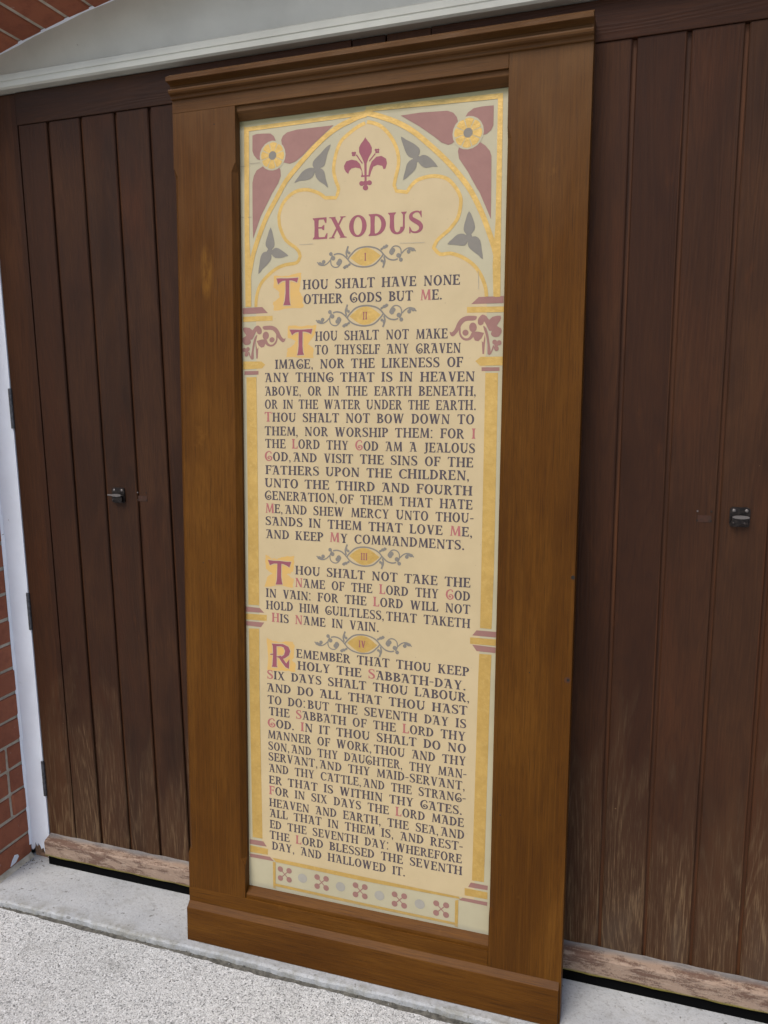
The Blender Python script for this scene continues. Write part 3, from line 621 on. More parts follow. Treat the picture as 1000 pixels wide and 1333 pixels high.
TREFOILS=[[[(0.3899,1.8894),(0.3776,1.8839),(0.3643,1.8719),(0.3508,1.8614),(0.3458,1.8529),(0.3474,1.8453),(0.3558,1.841),(0.3659,1.8421),(0.3742,1.8458),(0.3776,1.8558),(0.3826,1.8731)],[(0.3007,1.8151),(0.31,1.8263),(0.3203,1.8374),(0.3322,1.8432),(0.3441,1.8442),(0.3514,1.839),(0.3491,1.8288),(0.3406,1.8206),(0.327,1.8182),(0.3134,1.8185)],[(0.3835,1.7974),(0.3775,1.8173),(0.3742,1.8324),(0.3675,1.8396),(0.3575,1.8399),(0.3514,1.8345),(0.3541,1.8224),(0.3625,1.8127),(0.3742,1.8051)],[(0.3474,1.8438),(0.3609,1.8441),(0.3659,1.8377),(0.3558,1.8326),(0.3474,1.8379)]],[[(0.2406,1.7216),(0.2326,1.7036),(0.2272,1.6884),(0.2288,1.679),(0.2376,1.6716),(0.2465,1.6748),(0.2501,1.6839),(0.2474,1.6995)],[(0.2848,1.656),(0.2727,1.6654),(0.2605,1.6733),(0.2518,1.6751),(0.2447,1.6703),(0.2428,1.6611),(0.2515,1.6528),(0.2673,1.6518),(0.2779,1.6543)],[(0.2078,1.6187),(0.2106,1.6396),(0.2144,1.6581),(0.2216,1.667),(0.234,1.6678),(0.241,1.6612),(0.2409,1.6503),(0.232,1.6399),(0.2194,1.6297)],[(0.2341,1.674),(0.2429,1.6735),(0.2471,1.6639),(0.2393,1.6597),(0.2294,1.665)]],[[(0.5522,1.8892),(0.5577,1.8711),(0.5637,1.8557),(0.5697,1.847),(0.58,1.842),(0.5916,1.8449),(0.5958,1.8538),(0.5928,1.8622),(0.5796,1.8729),(0.5649,1.8812)],[(0.6353,1.8192),(0.6236,1.8337),(0.6134,1.8427),(0.6032,1.8464),(0.5945,1.8432),(0.5917,1.8354),(0.5977,1.8255),(0.6094,1.819),(0.6238,1.8203)],[(0.5584,1.7979),(0.5627,1.8166),(0.5669,1.8311),(0.5771,1.8395),(0.5873,1.8372),(0.5889,1.8276),(0.5847,1.8172),(0.5745,1.8087)],[(0.5785,1.8435),(0.5887,1.8465),(0.5975,1.8416),(0.5932,1.8326),(0.5844,1.8348)]],[[(0.705,1.7221),(0.6981,1.7047),(0.6943,1.69),(0.6954,1.6809),(0.705,1.6712),(0.7143,1.678),(0.7189,1.6882),(0.7138,1.7065)],[(0.6591,1.6576),(0.6702,1.6675),(0.6812,1.6758),(0.6939,1.6764),(0.7019,1.6699),(0.7037,1.6607),(0.6975,1.6521),(0.6848,1.6529),(0.672,1.6552)],[(0.7369,1.621),(0.7339,1.6422),(0.7304,1.6605),(0.7208,1.6692),(0.7098,1.6678),(0.7037,1.6592),(0.7055,1.6485),(0.7151,1.6389),(0.7263,1.6307)],[(0.7008,1.676),(0.7097,1.6754),(0.7136,1.6661),(0.7068,1.6605),(0.6988,1.6671)]]]
FLEUR=[[(0.4709,1.8964),(0.4761,1.889),(0.4816,1.8824),(0.4865,1.8729),(0.4859,1.8634),(0.4787,1.8518),(0.4745,1.8412),(0.4744,1.804),(0.4698,1.8044),(0.4687,1.8417),(0.4635,1.8533),(0.4567,1.8663),(0.4564,1.8759),(0.4609,1.8837),(0.4664,1.8895)],[(0.4628,1.8133),(0.463,1.8257),(0.459,1.8316),(0.4483,1.8346),(0.4391,1.8335),(0.4335,1.8285),(0.4314,1.8225),(0.4261,1.8269),(0.4221,1.8337),(0.4211,1.8407),(0.4267,1.8499),(0.439,1.8523),(0.4513,1.8489),(0.459,1.8413),(0.4636,1.8284),(0.4667,1.813)],[(0.4783,1.8128),(0.4795,1.8242),(0.4812,1.8323),(0.4863,1.8442),(0.4968,1.8528),(0.5088,1.8535),(0.5194,1.8465),(0.5215,1.8367),(0.518,1.8261),(0.5135,1.8249),(0.5105,1.8323),(0.4999,1.8355),(0.4903,1.8328),(0.4855,1.8237),(0.4819,1.8124)],[(0.4615,1.8168),(0.4825,1.816),(0.4826,1.8129),(0.4615,1.8132)],[(0.4488,1.8613),(0.4513,1.8622),(0.4654,1.8426),(0.4636,1.8406)],[(0.4935,1.8607),(0.4956,1.8589),(0.4812,1.8439),(0.4793,1.8457)],[(0.4689,1.7989),(0.4685,1.797),(0.4672,1.7954),(0.4654,1.7944),(0.4631,1.7942),(0.4609,1.7948),(0.459,1.7961),(0.4578,1.7979),(0.4573,1.8),(0.4577,1.8019),(0.459,1.8035),(0.4609,1.8045),(0.4631,1.8047),(0.4653,1.8041),(0.4672,1.8028),(0.4685,1.801)],[(0.4869,1.799),(0.4864,1.7971),(0.4852,1.7955),(0.4833,1.7945),(0.4811,1.7943),(0.4789,1.7949),(0.477,1.7962),(0.4758,1.798),(0.4753,1.8),(0.4758,1.802),(0.477,1.8036),(0.4789,1.8046),(0.4811,1.8048),(0.4833,1.8042),(0.4852,1.8029),(0.4864,1.8011)],[(0.4784,1.7893),(0.4779,1.7871),(0.4766,1.7853),(0.4745,1.7842),(0.472,1.784),(0.4696,1.7847),(0.4675,1.7861),(0.4661,1.7881),(0.4656,1.7904),(0.4661,1.7926),(0.4675,1.7943),(0.4695,1.7954),(0.472,1.7956),(0.4744,1.795),(0.4765,1.7935),(0.4779,1.7915)],[(0.4781,1.799),(0.4776,1.7969),(0.4763,1.7952),(0.4743,1.7942),(0.472,1.794),(0.4697,1.7946),(0.4677,1.796),(0.4663,1.7979),(0.4659,1.8),(0.4663,1.8021),(0.4676,1.8038),(0.4696,1.8048),(0.4719,1.805),(0.4743,1.8044),(0.4763,1.803),(0.4776,1.8011)],[(0.4451,1.8655),(0.4449,1.8645),(0.4442,1.8637),(0.4432,1.8632),(0.4421,1.8631),(0.4409,1.8634),(0.4399,1.8641),(0.4392,1.865),(0.439,1.8661),(0.4392,1.8672),(0.4399,1.868),(0.4409,1.8685),(0.442,1.8686),(0.4432,1.8682),(0.4442,1.8676),(0.4449,1.8666)],[(0.4497,1.8656),(0.4495,1.8647),(0.4489,1.8639),(0.448,1.8635),(0.447,1.8634),(0.4459,1.8637),(0.445,1.8643),(0.4444,1.8652),(0.4442,1.8662),(0.4444,1.8671),(0.445,1.8678),(0.4459,1.8683),(0.4469,1.8684),(0.448,1.8681),(0.4489,1.8674),(0.4495,1.8666)],[(0.4454,1.8611),(0.4452,1.8601),(0.4446,1.8594),(0.4437,1.8589),(0.4427,1.8589),(0.4416,1.8591),(0.4407,1.8598),(0.4401,1.8606),(0.4399,1.8616),(0.4401,1.8625),(0.4407,1.8633),(0.4416,1.8637),(0.4427,1.8638),(0.4437,1.8635),(0.4446,1.8629),(0.4452,1.862)],[(0.4485,1.8613),(0.4483,1.8604),(0.4477,1.8596),(0.4468,1.8592),(0.4457,1.8591),(0.4447,1.8594),(0.4438,1.86),(0.4432,1.8609),(0.443,1.8619),(0.4432,1.8628),(0.4438,1.8635),(0.4447,1.864),(0.4457,1.8641),(0.4468,1.8638),(0.4477,1.8632),(0.4483,1.8623)],[(0.4988,1.8668),(0.4986,1.8657),(0.498,1.8649),(0.497,1.8644),(0.4958,1.8643),(0.4947,1.8646),(0.4937,1.8653),(0.4931,1.8663),(0.4928,1.8674),(0.493,1.8684),(0.4937,1.8692),(0.4947,1.8697),(0.4958,1.8698),(0.497,1.8695),(0.4979,1.8688),(0.4986,1.8678)],[(0.5039,1.8668),(0.5037,1.8659),(0.5032,1.8651),(0.5023,1.8647),(0.5013,1.8646),(0.5002,1.8649),(0.4993,1.8655),(0.4987,1.8664),(0.4985,1.8673),(0.4987,1.8683),(0.4993,1.869),(0.5002,1.8694),(0.5012,1.8695),(0.5023,1.8692),(0.5031,1.8686),(0.5037,1.8678)],[(0.4995,1.8623),(0.4993,1.8614),(0.4987,1.8607),(0.4978,1.8602),(0.4968,1.8601),(0.4957,1.8604),(0.4949,1.861),(0.4943,1.8619),(0.494,1.8629),(0.4942,1.8638),(0.4948,1.8645),(0.4957,1.865),(0.4967,1.8651),(0.4978,1.8648),(0.4987,1.8641),(0.4993,1.8633)],[(0.5034,1.8619),(0.5032,1.861),(0.5026,1.8603),(0.5017,1.8598),(0.5007,1.8598),(0.4997,1.86),(0.4988,1.8607),(0.4982,1.8615),(0.498,1.8625),(0.4982,1.8634),(0.4987,1.8641),(0.4996,1.8646),(0.5007,1.8647),(0.5017,1.8644),(0.5026,1.8638),(0.5032,1.8629)]]
BAND_MAROON=[[(0.1652,1.5423),(0.217,1.5432),(0.2316,1.5286),(0.1656,1.5286)],[(0.1685,1.3956),(0.2055,1.3955),(0.2054,1.387),(0.1684,1.3868)],[(0.7299,1.5431),(0.7831,1.5429),(0.7831,1.5282),(0.7135,1.5288)],[(0.7389,1.3947),(0.7776,1.3942),(0.7778,1.3865),(0.7391,1.3866)],[(0.1643,0.8234),(0.2025,0.8224),(0.214,0.8112),(0.1641,0.8104)],[(0.1638,0.7868),(0.2138,0.787),(0.2049,0.7746),(0.1636,0.7759)],[(0.7398,0.8146),(0.7838,0.8149),(0.7841,0.8022),(0.7303,0.8021)],[(0.7307,0.7809),(0.7834,0.7793),(0.7832,0.7665),(0.7408,0.767)],[(0.1668,0.2182),(0.2055,0.2189),(0.2145,0.2066),(0.1666,0.2055)],[(0.167,0.1795),(0.2234,0.1809),(0.2342,0.1711),(0.1669,0.1703)],[(0.7388,0.215),(0.7786,0.2145),(0.7782,0.2035),(0.7325,0.2025)],[(0.72,0.1735),(0.7785,0.1743),(0.7778,0.165),(0.7112,0.1658)]]
BAND_GOLD=[[(0.1663,1.5224),(0.2435,1.522),(0.2434,1.5109),(0.1662,1.5104)],[(0.1648,1.4184),(0.2136,1.4174),(0.2234,1.4097),(0.2149,1.4011),(0.1646,1.3995)],[(0.7044,1.5233),(0.7841,1.5211),(0.7853,1.5092),(0.7047,1.5109)],[(0.7366,1.4171),(0.7849,1.4166),(0.7844,1.398),(0.7352,1.398),(0.7248,1.408)],[(0.164,0.8058),(0.2213,0.8065),(0.2205,0.7916),(0.1638,0.7908)],[(0.7255,0.7973),(0.7837,0.7977),(0.7835,0.783),(0.7258,0.7824)],[(0.1673,0.2021),(0.2181,0.2009),(0.2172,0.185),(0.1671,0.1837)],[(0.7244,0.1984),(0.778,0.1984),(0.7784,0.1811),(0.7248,0.1803)]]
COLUMNS=[[(0.1735,1.3811),(0.1999,1.3813),(0.2007,0.9963),(0.2005,0.829),(0.1711,0.8285),(0.1723,0.9948)],[(0.1715,0.769),(0.1998,0.7704),(0.1991,0.6111),(0.203,0.2255),(0.175,0.2253),(0.1717,0.6079)],[(0.7474,1.3829),(0.7748,1.3824),(0.7759,0.9572),(0.7736,0.8201),(0.7477,0.8207),(0.7478,0.9555)],[(0.747,0.7614),(0.7749,0.762),(0.7736,0.7129),(0.7694,0.2218),(0.7413,0.2206),(0.7461,0.7099)]]
FOLIAGE_R=[[(0.6672,1.4725),(0.6706,1.4706),(0.6752,1.4731),(0.6798,1.4801),(0.6834,1.489),(0.6906,1.4986),(0.7017,1.5039),(0.7146,1.5045),(0.7266,1.5026),(0.7231,1.4947),(0.7111,1.4943),(0.701,1.4928),(0.6937,1.486),(0.6892,1.4772),(0.6819,1.4675),(0.6745,1.4618),(0.6688,1.4652)],[(0.6913,1.4807),(0.6915,1.4708),(0.6941,1.4636),(0.6998,1.458),(0.7072,1.4573),(0.7127,1.4621),(0.7171,1.4709),(0.7227,1.4672),(0.7201,1.4601),(0.7137,1.454),(0.7064,1.4521),(0.698,1.4536),(0.691,1.4601),(0.6878,1.4691),(0.6882,1.479)],[(0.7171,1.4709),(0.73,1.4705),(0.7429,1.4674),(0.7376,1.456),(0.7304,1.45),(0.723,1.452),(0.7192,1.4601)],[(0.7286,1.4919),(0.7303,1.4989),(0.7384,1.5061),(0.7476,1.5018),(0.7532,1.4945),(0.7603,1.5005),(0.7774,1.5021),(0.7768,1.4919),(0.7698,1.4816),(0.7789,1.476),(0.7801,1.4672),(0.7739,1.4585),(0.7631,1.4585),(0.7575,1.4643),(0.7592,1.4714),(0.7537,1.4715),(0.7471,1.4841),(0.7423,1.4914),(0.7406,1.4861),(0.7343,1.4832),(0.7296,1.4865)],[(0.7407,1.4826),(0.7472,1.4771),(0.7521,1.4627),(0.7552,1.4449),(0.7584,1.4225),(0.7511,1.4227),(0.7507,1.4414),(0.7476,1.4593),(0.7427,1.4736)],[(0.7447,1.4647),(0.7458,1.4558),(0.7438,1.4229),(0.7402,1.4229),(0.7381,1.4507),(0.7415,1.447)],[(0.7557,1.4226),(0.7587,1.4288),(0.7626,1.4411),(0.7662,1.4392),(0.7611,1.4278),(0.7588,1.4225)],[(0.709,1.4688),(0.7086,1.4666),(0.7075,1.4647),(0.7058,1.4634),(0.7036,1.4626),(0.7013,1.4627),(0.6991,1.4635),(0.6973,1.465),(0.6961,1.467),(0.6956,1.4692),(0.696,1.4714),(0.6971,1.4733),(0.6989,1.4747),(0.7011,1.4754),(0.7034,1.4753),(0.7056,1.4745),(0.7074,1.473),(0.7086,1.471)],[(0.7267,1.4795),(0.7262,1.476),(0.7249,1.473),(0.7227,1.4708),(0.72,1.4697),(0.7171,1.4698),(0.7144,1.4711),(0.7122,1.4734),(0.7107,1.4765),(0.7101,1.48),(0.7105,1.4835),(0.7119,1.4865),(0.7141,1.4887),(0.7167,1.4898),(0.7196,1.4897),(0.7224,1.4884),(0.7246,1.4861),(0.7261,1.483)],[(0.7711,1.4471),(0.7709,1.4453),(0.77,1.4437),(0.7687,1.4426),(0.7671,1.442),(0.7653,1.442),(0.7636,1.4427),(0.7622,1.4439),(0.7613,1.4455),(0.761,1.4474),(0.7612,1.4492),(0.7621,1.4508),(0.7634,1.4519),(0.7651,1.4525),(0.7668,1.4524),(0.7685,1.4518),(0.7699,1.4505),(0.7708,1.4489)],[(0.7807,1.4456),(0.7805,1.4438),(0.7796,1.4422),(0.7783,1.4411),(0.7767,1.4405),(0.7749,1.4405),(0.7733,1.4412),(0.7719,1.4424),(0.771,1.444),(0.7706,1.4459),(0.7709,1.4477),(0.7717,1.4493),(0.773,1.4504),(0.7747,1.451),(0.7764,1.4509),(0.7781,1.4503),(0.7795,1.449),(0.7804,1.4474)],[(0.7751,1.4337),(0.7748,1.4319),(0.774,1.4303),(0.7726,1.4291),(0.771,1.4285),(0.7692,1.4286),(0.7676,1.4293),(0.7662,1.4305),(0.7653,1.4321),(0.7649,1.4339),(0.7652,1.4358),(0.766,1.4373),(0.7673,1.4385),(0.769,1.4391),(0.7708,1.439),(0.7724,1.4384),(0.7738,1.4371),(0.7747,1.4355)],[(0.7742,1.4417),(0.7739,1.4402),(0.7732,1.439),(0.7721,1.4381),(0.7707,1.4376),(0.7692,1.4376),(0.7677,1.4382),(0.7665,1.4392),(0.7658,1.4405),(0.7655,1.4419),(0.7657,1.4434),(0.7664,1.4446),(0.7675,1.4456),(0.769,1.446),(0.7705,1.446),(0.7719,1.4454),(0.7731,1.4445),(0.7739,1.4432)]]
FOLIAGE_L=[[(0.2763,1.4701),(0.2729,1.4683),(0.2684,1.4707),(0.2638,1.4771),(0.2602,1.4853),(0.2531,1.4942),(0.242,1.4991),(0.2292,1.4996),(0.2173,1.4979),(0.2208,1.4906),(0.2327,1.4902),(0.2427,1.4888),(0.25,1.4826),(0.2545,1.4744),(0.2617,1.4655),(0.2691,1.4602),(0.2747,1.4634)],[(0.2524,1.4777),(0.2522,1.4685),(0.2496,1.4619),(0.2439,1.4567),(0.2366,1.4561),(0.2311,1.4605),(0.2268,1.4686),(0.2212,1.4652),(0.2238,1.4587),(0.2301,1.453),(0.2374,1.4513),(0.2457,1.4527),(0.2527,1.4587),(0.2558,1.467),(0.2555,1.4761)],[(0.2268,1.4686),(0.2139,1.4683),(0.2011,1.4654),(0.2064,1.4549),(0.2135,1.4493),(0.2209,1.4512),(0.2247,1.4587)],[(0.2153,1.488),(0.2136,1.4945),(0.2056,1.5011),(0.1965,1.4971),(0.1909,1.4904),(0.1839,1.4959),(0.1669,1.4974),(0.1675,1.488),(0.1744,1.4785),(0.1654,1.4733),(0.1642,1.4652),(0.1703,1.4572),(0.1811,1.4572),(0.1866,1.4625),(0.1849,1.4691),(0.1904,1.4692),(0.197,1.4808),(0.2017,1.4875),(0.2034,1.4827),(0.2097,1.48),(0.2143,1.483)],[(0.2033,1.4794),(0.1969,1.4743),(0.192,1.4611),(0.1889,1.4446),(0.1857,1.424),(0.193,1.4241),(0.1934,1.4414),(0.1965,1.4579),(0.2013,1.4711)],[(0.1993,1.4629),(0.1983,1.4547),(0.2002,1.4243),(0.2038,1.4243),(0.2059,1.45),(0.2025,1.4466)],[(0.1884,1.4241),(0.1854,1.4298),(0.1816,1.4411),(0.178,1.4394),(0.1831,1.4289),(0.1853,1.424)],[(0.2348,1.4667),(0.2352,1.4647),(0.2363,1.4629),(0.238,1.4617),(0.2402,1.461),(0.2424,1.4611),(0.2446,1.4618),(0.2464,1.4632),(0.2476,1.465),(0.2481,1.4671),(0.2477,1.4691),(0.2466,1.4708),(0.2448,1.4721),(0.2426,1.4728),(0.2404,1.4727),(0.2382,1.4719),(0.2364,1.4706),(0.2352,1.4687)],[(0.2172,1.4766),(0.2177,1.4733),(0.219,1.4706),(0.2212,1.4685),(0.2239,1.4675),(0.2268,1.4676),(0.2294,1.4688),(0.2316,1.4709),(0.2331,1.4738),(0.2337,1.477),(0.2333,1.4803),(0.2319,1.483),(0.2297,1.4851),(0.2272,1.4861),(0.2243,1.486),(0.2215,1.4848),(0.2193,1.4827),(0.2178,1.4798)],[(0.1731,1.4467),(0.1733,1.445),(0.1742,1.4435),(0.1755,1.4425),(0.1771,1.442),(0.1789,1.442),(0.1806,1.4426),(0.182,1.4437),(0.1829,1.4452),(0.1832,1.4469),(0.183,1.4486),(0.1821,1.4501),(0.1808,1.4511),(0.1791,1.4516),(0.1774,1.4516),(0.1757,1.451),(0.1743,1.4498),(0.1734,1.4483)],[(0.1636,1.4453),(0.1638,1.4436),(0.1647,1.4421),(0.166,1.4411),(0.1676,1.4406),(0.1694,1.4406),(0.1709,1.4412),(0.1723,1.4423),(0.1732,1.4438),(0.1736,1.4456),(0.1733,1.4472),(0.1725,1.4487),(0.1712,1.4497),(0.1696,1.4503),(0.1679,1.4502),(0.1662,1.4496),(0.1648,1.4484),(0.1639,1.4469)],[(0.1692,1.4343),(0.1695,1.4326),(0.1703,1.4312),(0.1716,1.4301),(0.1732,1.4295),(0.175,1.4296),(0.1766,1.4302),(0.178,1.4313),(0.1789,1.4328),(0.1793,1.4345),(0.179,1.4362),(0.1782,1.4376),(0.1769,1.4387),(0.1752,1.4393),(0.1734,1.4392),(0.1718,1.4386),(0.1704,1.4374),(0.1696,1.436)],[(0.1701,1.4417),(0.1703,1.4403),(0.171,1.4392),(0.1721,1.4384),(0.1735,1.4379),(0.175,1.4379),(0.1765,1.4384),(0.1777,1.4394),(0.1784,1.4406),(0.1787,1.4419),(0.1785,1.4432),(0.1778,1.4444),(0.1767,1.4453),(0.1752,1.4456),(0.1737,1.4456),(0.1723,1.4451),(0.1711,1.4443),(0.1703,1.4431)]]
DADO=[[(0.2307,0.1799),(0.7101,0.1738),(0.7151,0.169),(0.468,0.1662),(0.2397,0.1704)],[(0.2313,0.1695),(0.239,0.1692),(0.2383,0.0981),(0.2318,0.0999)],[(0.2384,0.1122),(0.4682,0.1088),(0.7023,0.1075),(0.7024,0.1016),(0.4682,0.1016),(0.2384,0.1051)],[(0.7027,0.163),(0.7102,0.1663),(0.7098,0.0969),(0.7025,0.0988)]]
CROSSES=[(0.2641,0.1415),(0.3644,0.1399),(0.466,0.1388),(0.5661,0.1356),(0.6692,0.1341)]
DOTS=[(0.3129,0.141),(0.4147,0.139),(0.5157,0.1366),(0.6167,0.1356)]
ORN=[[(0.4719,1.6423),(0.4348,1.6432),(0.5102,1.64),(0.4724,1.6619),(0.4714,1.6218)],[(0.4719,1.5132),(0.4336,1.5141),(0.5111,1.5144),(0.4724,1.5331),(0.4714,1.494)],[(0.4716,0.9663),(0.434,0.9662),(0.5116,0.9639),(0.4722,0.9862),(0.4724,0.9457)],[(0.4674,0.7578),(0.4293,0.7598),(0.508,0.756),(0.4674,0.7775),(0.4675,0.7366)]]
PATCH=[[(0.2482,1.6125),(0.2853,1.6105),(0.3171,1.6157),(0.3151,1.5969),(0.3121,1.5764),(0.3198,1.5623),(0.3216,1.5381),(0.2828,1.537),(0.2465,1.5341),(0.2457,1.5534),(0.2615,1.5632),(0.2597,1.5754),(0.247,1.5847)],[(0.2835,1.4978),(0.3156,1.495),(0.353,1.498),(0.3501,1.4765),(0.3328,1.4544),(0.3462,1.4453),(0.3461,1.4227),(0.2781,1.4259),(0.2802,1.4452),(0.2979,1.4553),(0.3018,1.4622),(0.2824,1.4698)],[(0.219,0.9556),(0.2336,0.9479),(0.2522,0.9478),(0.2629,0.9521),(0.2944,0.9576),(0.2956,0.9407),(0.2916,0.9186),(0.2757,0.9102),(0.2941,0.9017),(0.2913,0.8795),(0.2517,0.8816),(0.2155,0.8766),(0.2224,0.8993),(0.2373,0.9101),(0.22,0.9213)],[(0.2207,0.7498),(0.2323,0.7455),(0.2496,0.7417),(0.2899,0.7455),(0.2955,0.7354),(0.2925,0.7056),(0.2867,0.6996),(0.2967,0.6925),(0.2965,0.671),(0.2606,0.6712),(0.2213,0.6684),(0.2231,0.7067)]]
INITIALS=[[[(0.2541,1.6061),(0.2658,1.606),(0.2814,1.605),(0.2969,1.6051),(0.3098,1.6053),(0.3061,1.5943),(0.3007,1.5973),(0.293,1.5998),(0.2813,1.6004),(0.2697,1.5996),(0.2628,1.5961),(0.2583,1.5925)],[(0.2771,1.6049),(0.2872,1.6049),(0.2866,1.5707),(0.2874,1.5534),(0.2897,1.5442),(0.2712,1.5445),(0.2748,1.5539),(0.2772,1.5712)]],[[(0.2864,1.4889),(0.2981,1.4886),(0.3155,1.4876),(0.331,1.4882),(0.3444,1.4888),(0.3409,1.4771),(0.3348,1.4804),(0.3271,1.4828),(0.3155,1.4836),(0.3019,1.4818),(0.2971,1.479),(0.2929,1.4758)],[(0.3097,1.4878),(0.3198,1.4879),(0.3192,1.4513),(0.3203,1.4372),(0.323,1.4305),(0.3055,1.4297),(0.3079,1.4375),(0.3095,1.4515)]],[[(0.2256,0.9433),(0.2416,0.9423),(0.2575,0.9428),(0.2733,0.9418),(0.2873,0.9421),(0.2824,0.9282),(0.2759,0.9322),(0.2654,0.9359),(0.2548,0.9362),(0.2415,0.9354),(0.2348,0.9326),(0.2308,0.9306)],[(0.2509,0.9416),(0.2615,0.9415),(0.2606,0.9043),(0.2624,0.8922),(0.2642,0.8854),(0.2458,0.8841),(0.2486,0.8937),(0.2497,0.9036)]],[[(0.2336,0.7362),(0.2467,0.7366),(0.2468,0.6819),(0.2491,0.6781),(0.2331,0.6778),(0.2351,0.6821),(0.2371,0.7081),(0.2296,0.7073),(0.2296,0.71),(0.2372,0.7113),(0.2365,0.731)],[(0.2452,0.7365),(0.264,0.7377),(0.2783,0.7324),(0.2834,0.7221),(0.2796,0.711),(0.2695,0.7032),(0.2608,0.6996),(0.258,0.7048),(0.2667,0.711),(0.2696,0.7208),(0.2654,0.7298),(0.2582,0.7318),(0.2452,0.7305)],[(0.2449,0.7048),(0.258,0.708),(0.2637,0.7013),(0.2723,0.69),(0.281,0.7017),(0.2794,0.6772),(0.2708,0.6804),(0.2608,0.6915),(0.2536,0.7016)]]]
CRACKS=[[(0.5526,1.666),(0.5808,1.6648),(0.6088,1.6642)],[(0.1634,1.8629),(0.1778,1.8627)],[(0.1885,1.8672),(0.215,1.8669)],[(0.1636,1.7496),(0.1726,1.7489)],[(0.1826,1.7482),(0.1923,1.7481)],[(0.3127,1.6783),(0.3333,1.6779),(0.3469,1.6782)],[(0.7276,1.5974),(0.7294,1.5594)]]

mid = lambda a: smooth(a, 3)
def cusp(p, corners):
    """smooth between the sharp points of the cusped line only"""
    out = []; seg = []
    for i, q in enumerate(p):
        seg.append(q)
        if i in corners: out += smooth(seg, 3)[:-1] if len(seg) > 2 else seg[:-1]; seg = [q]
    return out+(smooth(seg, 3) if len(seg) > 2 else seg)
cl = cusp(CUSP_L, (9, 10, 20, 22)); crr = cusp(CUSP_R, (7, 8, 9, 19, 22))
field = cl[::-1]+crr+[(.7860-.0385, 1.541), (.7475, .174), (.2015, .1745), (.2005, 1.541)]
flat([field], 'buff_field', M['p_tan'], .00025)
g = []
for p in (cl, crr): ribbon(g, p, .0078)
flat(g, 'cusped_line', M['p_gold'], .00045)
g = []
for p in (mid(ARCH_L), mid(ARCH_R)): ribbon(g, p, .0112)
g += [BAR_T, BAR_T2, BAR_L, BAR_R, [(.186, 1.5445), (.186, 1.70), (.1735, 1.70), (.1735, 1.5445)]][:4]
flat(g, 'gold_border', M['p_gold'], .00060)
for p in MAROON_SPANDRELS: flat([p], 'spandrel', M['p_maroon'], .00045)
for i, (c, rx, ry) in enumerate(FLOWERS):
    r = abs(rx[0]-c[0]); f = flat([disc(c, r+.0035)], 'rosette', M['p_pale'], .00062)
    pet = []
    for k in range(8):
        a0 = k*math.pi/4+.3; pts = [(c[0]+r*.30*math.cos(a0+.05), c[1]+r*.30*math.sin(a0+.05))]
        for t in range(7):
            a = a0+.045+(math.pi/4-.09)*t/6; rr = r*(.95+.05*math.sin(math.pi*t/6)); pts.append((c[0]+rr*math.cos(a), c[1]+rr*math.sin(a)))
        pts.append((c[0]+r*.30*math.cos(a0+math.pi/4-.05), c[1]+r*.30*math.sin(a0+math.pi/4-.05))); pet.append(pts)
    flat(pet, 'rosette_petals', M['p_gold'], .00080); flat([disc(c, r*.33)], 'rosette_eye', M['p_grey'], .0010)
for t in TREFOILS: flat([smooth(p, 2, True) for p in t], 'trefoil', M['p_grey'], .00045)
flat(FLEUR, 'fleur_de_lis', M['p_crimson'], .00045)
for p in BAND_MAROON: flat([p], 'maroon_band', M['p_maroon'], .00045)
for p in BAND_GOLD: flat([p], 'gold_band', M['p_gold'], .00045)
for p in COLUMNS: flat([p], 'gold_column', M['p_gold'], .00045)
flat([smooth(p, 2, True) if len(p) > 7 else p for p in FOLIAGE_L], 'foliage_capital', M['p_maroon'], .00045)
flat([smooth(p, 2, True) if len(p) > 7 else p for p in FOLIAGE_R], 'foliage_capital', M['p_maroon'], .00045)
flat(DADO, 'dado_border', M['p_gold'], .00070)
for x, y in CROSSES:
    cx = []; a = .0118; ribbon(cx, [(x-a, y-a), (x+a, y+a)], .0024); ribbon(cx, [(x-a, y+a), (x+a, y-a)], .0024)
    for sx in (-1, 1):
        for sy in (-1, 1): cx.append(disc((x+sx*a*1.02, y+sy*a*1.02), .0074))
    flat(cx, 'ball_cross', M['p_maroon'], .00045)
for p in DOTS: flat([disc(p, .0125, .0120, 24)], 'grey_dot', M['p_greylt'], .00045)
for c in CRACKS: flat([stroke(c, .0007)[0]+stroke(c, .0007)[1][::-1]], 'paint_crack', M['p_greylt' if c[0][0] > .2 else 'p_grey'], .00120)

# ---- lettering: serif capitals drawn from flared stems, wedges and rings (cap height 1)
ST, TH = .192, .092
def stem(x, y0=0., y1=1., w=ST, s0=1, s1=1):
    h = w/2; e = .075; L = [(x-h, y0), (x-h, y1)]; R = [(x+h, y1), (x+h, y0)]
    l = ([(x-h-e, y0), (x-h-e*.8, y0+.045), (x-h, y0+.13)] if s0 else [(x-h, y0)])
    l += [(x-h*.88, (y0+y1)/2)]
    l += ([(x-h, y1-.13), (x-h-e*.8, y1-.045), (x-h-e, y1)] if s1 else [(x-h, y1)])
    r = [(2*x-a, b) for a, b in l][::-1]
    return [l+r]
def armh(x0, x1, y, t=TH, d=0, up=.17):
    """level arm at height y ending in a wedge that points down (d=-1), up (1) or both (2)"""
    o = [(x0, y-t/2), (x1-.11, y-t/2)]
    o += [(x1-.05, y-t/2-up), (x1+.01, y-t/2-up)] if d in (-1, 2) else [(x1, y-t/2)]
    o += [(x1+.02, y+t/2+up), (x1-.03, y+t/2+up)] if d in (1, 2) else [(x1+.015, y+t/2)]
    o += [(x1-.11, y+t/2), (x0, y+t/2)]
    return [o]
def diag(x0, y0, x1, y1, w):
    return [[(x0-w/2, y0), (x0+w/2, y0), (x1+w/2, y1), (x1-w/2, y1)]]
